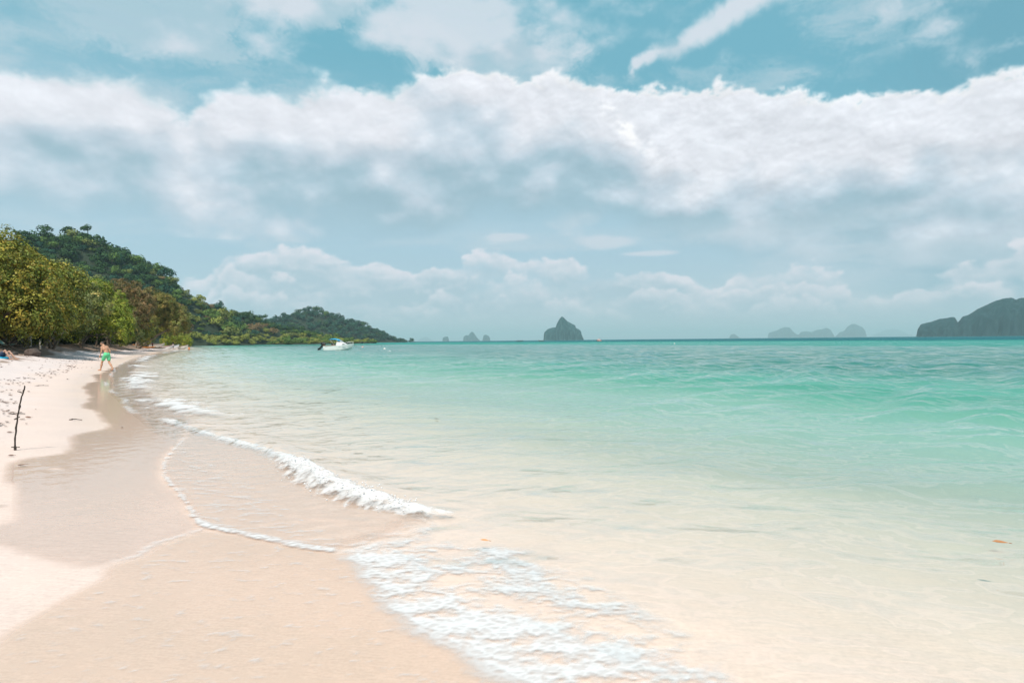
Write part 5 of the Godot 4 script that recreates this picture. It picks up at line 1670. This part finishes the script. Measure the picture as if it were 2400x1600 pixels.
func make_boats() -> void:
	make_motorboat()
	longtail("dark longtail boat left of the pointed rock island", V3(10.5, 0, -950), deg_to_rad(8), 1.0, Color(0.015, 0.03, 0.035), Color(0.03, 0.05, 0.05), true)
	longtail("brown longtail boat at the left foot of the pointed rock island", V3(43.0, 0, -1010), deg_to_rad(150), 0.95, Color(0.16, 0.08, 0.045), Color(0.05, 0.04, 0.03), false)
	# the red and white boat right of the island
	var t := thing("tour_boat", V3(93.0, 0, -728), deg_to_rad(160))
	tag(t, "small red and white boat with a dark roof, right of the pointed rock island", "boat", "small boats on the horizon")
	var g := Geo.new()
	hull_mesh([[-2.4, 0.9, 0.8, 1.1, 0.0, -0.3], [-0.5, 1.05, 0.9, 1.05, 0.0, -0.3], [1.5, 0.8, 0.5, 1.25, 0.1, -0.2], [2.9, 0.1, 0.05, 1.6, 0.8, 0.5]], g, Color(0.62, 0.28, 0.24), Color(0.06, 0.03, 0.03), Color(0.6, 0.5, 0.48))
	part("hull", g, mat(Color(1, 1, 1), 0.5, true), t)
	var cb := Geo.new()
	box(cb, V3(-0.9, 1.05, -0.7), V3(1.3, 2.5, 0.7))
	part("cabin", cb, mat(Color(0.66, 0.55, 0.53), 0.5), t)
	var rf := Geo.new()
	box(rf, V3(-2.5, 2.9, -0.9), V3(0.3, 3.0, 0.9))
	part("roof", rf, mat(Color(0.05, 0.07, 0.08), 0.7), t)
	for x in [-2.4, 0.2]:
		for s in [-0.8, 0.8]: part("roof_post", tube_geo([V3(x, 1.0, s), V3(x, 2.92, s)], 0.04), mat(Color(0.2, 0.2, 0.2), 0.5), t)
	# buoys
	var bo := [[-42.5, -194, 0.27, Color(0.72, 0.40, 0.36), "pale pink buoy off the motorboat's bow"], [-26.0, -139, 0.24, Color(0.72, 0.70, 0.68), "larger of two white buoys right of the motorboat"], [-19.2, -107, 0.15, Color(0.70, 0.72, 0.72), "small white buoy, the nearest one, right of the motorboat"], [50.5, -212, 0.22, Color(0.66, 0.66, 0.64), "lone pale buoy out to sea, right of the red and white boat"]]
	for q in bo:
		var b := thing("buoy", V3(q[0], 0.06, q[1]))
		tag(b, q[4], "buoy", "mooring buoys")
		var s := SphereMesh.new()
		s.radius = q[2]
		s.height = q[2] * 1.8
		put("float", s, mat(q[3], 0.45), b)
		var ring := TorusMesh.new()
		ring.inner_radius = q[2] * 0.12
		ring.outer_radius = q[2] * 0.26
		var e := put("mooring_eye", ring, mat(q[3] * 0.5, 0.6), b)
		e.position.y = q[2] * 0.95
		e.rotation.x = PI / 2
	# kayaks and skiffs at the end of the shore trees
	var ky := func(x: float, z: float) -> Vector3: return V3(x, maxf(ground_y(x, z), -0.05) + 0.02, z)
	kayak("long orange kayak lying lowest on the sand, right of the other kayaks", ky.call(-92.4, -172.0), deg_to_rad(12), Color(0.62, 0.20, 0.015), 4.6)
	kayak("shorter bright orange kayak left of the long one", ky.call(-95.9, -174.5), deg_to_rad(-6), Color(0.75, 0.27, 0.03), 3.4)
	kayak("pale red kayak resting highest, behind the orange kayaks", ky.call(-98.6, -180.0), deg_to_rad(5), Color(0.55, 0.30, 0.24), 3.6)
	kayak("cream kayak lying at the waterline in front of the white boats", ky.call(-92.0, -177.5), deg_to_rad(20), Color(0.62, 0.50, 0.36), 3.6)
	skiff("white boat with pink trim, nearest of the boats moored off the kayaks", V3(-95.0, 0.05, -186), deg_to_rad(-14), 0.95, Color(0.72, 0.72, 0.72), Color(0.55, 0.30, 0.28))
	skiff("white boat with grey-blue trim behind the nearest skiff", V3(-98.6, 0.08, -195), deg_to_rad(10), 1.0, Color(0.70, 0.74, 0.78), Color(0.22, 0.30, 0.38))
	skiff("cream boat pulled up on the sand between the people", V3(-97.2, ground_y(-97.2, -184.5) + 0.2, -184.5), deg_to_rad(28), 0.9, Color(0.70, 0.66, 0.58), Color(0.30, 0.20, 0.14))
	skiff("pale boat with brown trim, farthest right of the moored boats", V3(-100.0, 0.0, -204), deg_to_rad(-4), 1.0, Color(0.72, 0.70, 0.68), Color(0.40, 0.24, 0.18))

# ------------------------------------------------------------------ things on the beach
func rock(called: String, label: String, at: Vector3, size: Vector3, sd: int, tint: Color) -> void:
	var n := noise(sd, 0.9, 4)
	var g := Geo.new()
	var rows := 18
	var cols := 28
	for r in rows + 1:
		for k in cols + 1:
			var a := PI * r / rows
			var b := TAU * (k % cols) / cols
			var d := V3(sin(a) * cos(b), cos(a), sin(a) * sin(b))
			var s := 1.0 + 0.30 * n.get_noise_3dv(d * 1.6) + 0.10 * n.get_noise_3dv(d * 5.0)
			var q := d * size * s
			q.y = minf(q.y, size.y * (0.80 + 0.15 * d.x))
			g.p.append(q)
			g.n.append(d)
			g.c.append(tint * (0.75 + 0.6 * maxf(0.0, n.get_noise_3dv(d * 3.0 + V3(5, 0, 0)))))
	for r in rows:
		for k in cols:
			var o := r * (cols + 1) + k
			g.idx.append_array(PackedInt32Array([o, o + 1, o + cols + 1, o + 1, o + cols + 2, o + cols + 1]))
	var st := SurfaceTool.new()
	st.create_from_arrays([g.p, null, null, g.c, null, null, null, null, null, null, null, null, g.idx])
	st.index()
	st.generate_normals()
	var o := put(called, st.commit(), mat(Color(1, 1, 1), 0.85, true))
	o.position = at
	tag(o, label, "rock")

func stick_mesh(pts: Array, r0: float, r1: float, g: Geo) -> void:
	var rad := []
	var fine := []
	for i in pts.size() - 1:
		for k in 5:
			fine.append(pts[i].lerp(pts[i + 1], k / 5.0) + ball_dir() * r0 * 0.25)
	fine.append(pts[-1])
	for i in fine.size(): rad.append(lerpf(r0, r1, float(i) / fine.size()) * (1.0 + (0.45 if i % 7 == 3 else 0.0)))
	g.tube(fine, rad, 7, Color(1, 1, 1), 0.12)

func leaf_mesh(long: float, wide: float, curl: float) -> ArrayMesh:   # a dry curled leaf: two rows of four faces and a stalk
	var g := Geo.new()
	for s in [-1.0, 1.0]:
		for i in 4:
			var u0 := i / 4.0
			var u1 := (i + 1) / 4.0
			var w0: float = wide * sin(PI * pow(u0, 0.8)) * s
			var w1: float = wide * sin(PI * pow(u1, 0.8)) * s
			var y0 := curl * (u0 - 0.5) * (u0 - 0.5) * 2.0
			var y1 := curl * (u1 - 0.5) * (u1 - 0.5) * 2.0
			g.quad(V3((u0 - 0.5) * long, y0, 0), V3((u1 - 0.5) * long, y1, 0), V3((u1 - 0.5) * long, y1 + absf(w1) * 0.45, w1), V3((u0 - 0.5) * long, y0 + absf(w0) * 0.45, w0), V3(0, 1, 0), Color(1, 1, 1))
	g.tube([V3(long * 0.5, curl * 0.5, 0), V3(long * 0.66, curl * 0.4, 0.004)], [0.003, 0.002], 4, Color(0.7, 0.6, 0.5))
	return g.mesh()

func lone_leaf(label: String, at: Vector3, turn: float, long: float, tint: Color) -> void:
	var o := put("fallen_leaf", leaf_mesh(long, long * 0.24, long * 0.12), mat(tint, 0.8, true))
	o.position = at
	o.rotation = V3(rnd(-0.15, 0.15), turn, rnd(-0.1, 0.1))
	tag(o, label, "leaf")

func make_beach_things() -> void:
	# the stick planted upright in the sand, with its crossing twigs
	var sy := ground_y(-6.75, -9.25)
	var t := thing("driftwood_stick", V3(-6.75, sy, -9.25))
	tag(t, "thin knotty driftwood stick planted upright in the sand at the left", "stick")
	var dark := mat(Color(0.040, 0.032, 0.026), 0.9)
	var g := Geo.new()
	stick_mesh([V3(0, -0.12, 0), V3(-0.005, 0.12, 0), V3(0.012, 0.30, 0), V3(0.045, 0.52, 0.0), V3(0.085, 0.70, 0), V3(0.128, 0.83, 0), V3(0.137, 0.875, 0)], 0.0115, 0.008, g)
	part("stick", g, dark, t)
	for q in [[V3(-0.045, 0.045, 0.01), V3(0.055, 0.042, 0.0), 0.007], [V3(-0.01, 0.42, 0), V3(0.075, 0.455, 0.02), 0.008], [V3(0.10, 0.78, 0), V3(0.05, 0.80, 0.02), 0.007]]:
		var tg := Geo.new()
		stick_mesh([q[0], q[0].lerp(q[1], 0.5), q[1]], q[2], q[2] * 0.7, tg)
		part("twig", tg, dark, t)
	# rocks at the foot of the bank
	rock("boulder", "large brown boulder lying at the foot of the sand bank", V3(-34.9, ground_y(-34.9, -49.6) + 0.17, -49.6), V3(0.50, 0.46, 0.42), 71, Color(0.10, 0.075, 0.065))
	rock("boulder", "small dark rock on the sand left of the large boulder", V3(-37.6, ground_y(-37.6, -51.3) + 0.08, -51.3), V3(0.36, 0.22, 0.28), 72, Color(0.085, 0.075, 0.07))
	# sling chair at the edge of the picture and two posts in the shade
	var cx := -42.3
	var cz := -56.8
	var ch := thing("beach_chair", V3(cx, ground_y(cx, cz), cz), 0.2)
	tag(ch, "low beach chair with a pale teal cloth under the trees at the left edge", "chair")
	var cloth := []
	for i in 13:
		for k in 5:
			var u := i / 12.0
			cloth.append(V3(lerpf(-0.75, 0.75, u), 0.30 + 0.75 * pow(maxf(0.0, 0.45 - u) / 0.45, 1.2) - 0.12 * sin(PI * clampf((u - 0.35) / 0.65, 0, 1)), lerpf(-0.3, 0.3, k / 4.0)))
	put("sling", sheet(13, 5, PackedVector3Array(cloth)), mat(Color(0.22, 0.48, 0.46), 0.9), ch)
	for s in [-0.31, 0.31]:
		part("frame_rail", tube_geo([V3(-0.80, 1.08, s), V3(-0.1, 0.32, s), V3(0.55, 0.02, s)], 0.022), mat(Color(0.45, 0.36, 0.28), 0.7), ch)
		part("leg", tube_geo([V3(0.78, 0.32, s), V3(-0.65, 0.0, s)], 0.022), mat(Color(0.45, 0.36, 0.28), 0.7), ch)
	for q in [[-46.6, -66.0, "plain weathered post in the shade, left of a matching post"], [-45.8, -66.2, "pale weathered post in the shade beside the leaning tree, right of a matching post"]]:
		var p := Geo.new()
		p.tube([V3(0, -0.2, 0), V3(0, 0.55, 0), V3(0.01, 1.12, 0)], [0.10, 0.095, 0.09], 8, Color(1, 1, 1), 0.05)
		var o := put("wooden_post", p.mesh(), mat(Color(0.34, 0.33, 0.30), 0.9))
		o.position = V3(q[0], ground_y(q[0], q[1]), q[1])
		tag(o, q[2], "post", "posts in the shade under the trees")
	# single leaves that one can make out
	var brown := Color(0.17, 0.075, 0.045)
	var on := func(x: float, z: float, up := 0.012) -> Vector3: return V3(x, ground_y(x, z) + up, z)
	lone_leaf("curled brown leaf on the wet sand, nearest to the viewer at the left", on.call(-5.78, -8.02, 0.02), 0.15, 0.10, brown)
	lone_leaf("thin dark leaf on the sand at the left edge below the stick's foot", on.call(-6.42, -8.72), 0.05, 0.09, brown * 0.8)
	lone_leaf("dark leaf at the left edge beside the lower part of the stick", on.call(-8.12, -11.0), 0.1, 0.10, brown * 0.7)
	lone_leaf("dark curled leaf at the left edge, level with the middle of the stick", on.call(-10.2, -13.9, 0.03), -0.1, 0.13, brown * 0.6)
	lone_leaf("orange-brown leaf floating in clear water at the lower right", V3(3.56, 0.035, -4.99), -0.42, 0.105, Color(0.42, 0.18, 0.07))
	lone_leaf("small orange leaf floating above the foam patch", V3(-0.22, 0.05, -5.12), -0.25, 0.075, Color(0.62, 0.30, 0.14))
	lone_leaf("tiny dark speck of leaf floating in the pale shallows, left of the middle", V3(-3.65, 0.03, -14.72), 0.4, 0.06, brown * 0.7)
	lone_leaf("tiny dark twig-like leaf floating in the middle of the shallows", V3(-1.5, 0.03, -13.36), 0.1, 0.08, brown * 0.6)
	lone_leaf("tiny dark leaf floating behind the breaking wave", V3(-2.43, 0.03, -10.1), 0.2, 0.045, brown * 0.6)
	for q in [[-10.1, -13.9, 0.26, "dark twig lying on the sand left of the stick's middle"], [-8.6, -13.4, 0.28, "forked twig lying on the sand right of the stick's upper half"], [-16.3, -23.6, 0.42, "longer twig in the line of leaf litter above the stick"]]:
		var tg := Geo.new()
		stick_mesh([V3(-q[2] * 0.5, 0.012, 0), V3(0, 0.03, 0.03), V3(q[2] * 0.5, 0.012, -0.02)], 0.010, 0.006, tg)
		tg.tube([V3(0.03, 0.025, 0.03), V3(q[2] * 0.22, 0.05, 0.12)], [0.006, 0.004], 5, Color(1, 1, 1))
		var o := put("twig", tg.mesh(), dark)
		o.position = V3(q[0], ground_y(q[0], q[1]), q[1])
		o.rotation.y = rnd(-0.4, 0.4)
		tag(o, q[3], "twig")
	# the line of litter left by the tide, and litter on the bank
	var where: Array[Transform3D] = []
	var tints := PackedColorArray()
	var litter_noise := noise(51, 0.25, 3)
	for i in 3600:
		var on_line := i < 1000
		var z := -lerpf(11.5, 150.0 if on_line else 120.0, pow(rng.randf(), 1.25))
		var d := 2.55 + 0.35 * sin(z * 0.21) + rng.randfn(0.0, 0.30 if rng.randf() < 0.75 else 0.9) if on_line else rnd(3.4, 11.5)
		if on_line and litter_noise.get_noise_2d(z, d * 2.0) < -0.12: continue
		if not on_line and rng.randf() > ss(3.4, 8.5, d) + 0.03: continue
		var x := shore_x(z) - d * 1.17
		var s := rnd(0.35, 0.9)
		where.append(Transform3D(Basis.from_euler(V3(rnd(-0.2, 0.2), rnd(0, TAU), rnd(-0.2, 0.2))).scaled(V3(s, s * rnd(0.5, 1.2), s)), V3(x, ground_y(x, z) + 0.015, z)))
		tints.append(Color(0.16, 0.07, 0.04).lerp(Color(0.07, 0.045, 0.035), rng.randf()) * rnd(0.6, 1.4))
	tag(scatter("leaf_litter", leaf_mesh(0.17, 0.05, 0.05), mat(Color(1, 1, 1), 0.9, true), where, tints), "brown leaves and bits of wood washed up along the beach", "leaf litter", "", "stuff")

func _ready() -> void:
	rng.seed = 4711
	var im := Image.create_empty(4, 4, false, Image.FORMAT_RGB8)
	im.fill(Color.WHITE)
	white_texture = ImageTexture.create_from_image(im)
	set_stage()
	make_coast()
	make_sand()
	make_sea()
	make_islands()
	make_plant_materials()
	make_hills()
	make_beach_trees()
	make_swash()
	make_people()
	make_boats()
	make_beach_things()
	print("done ", Time.get_ticks_msec())
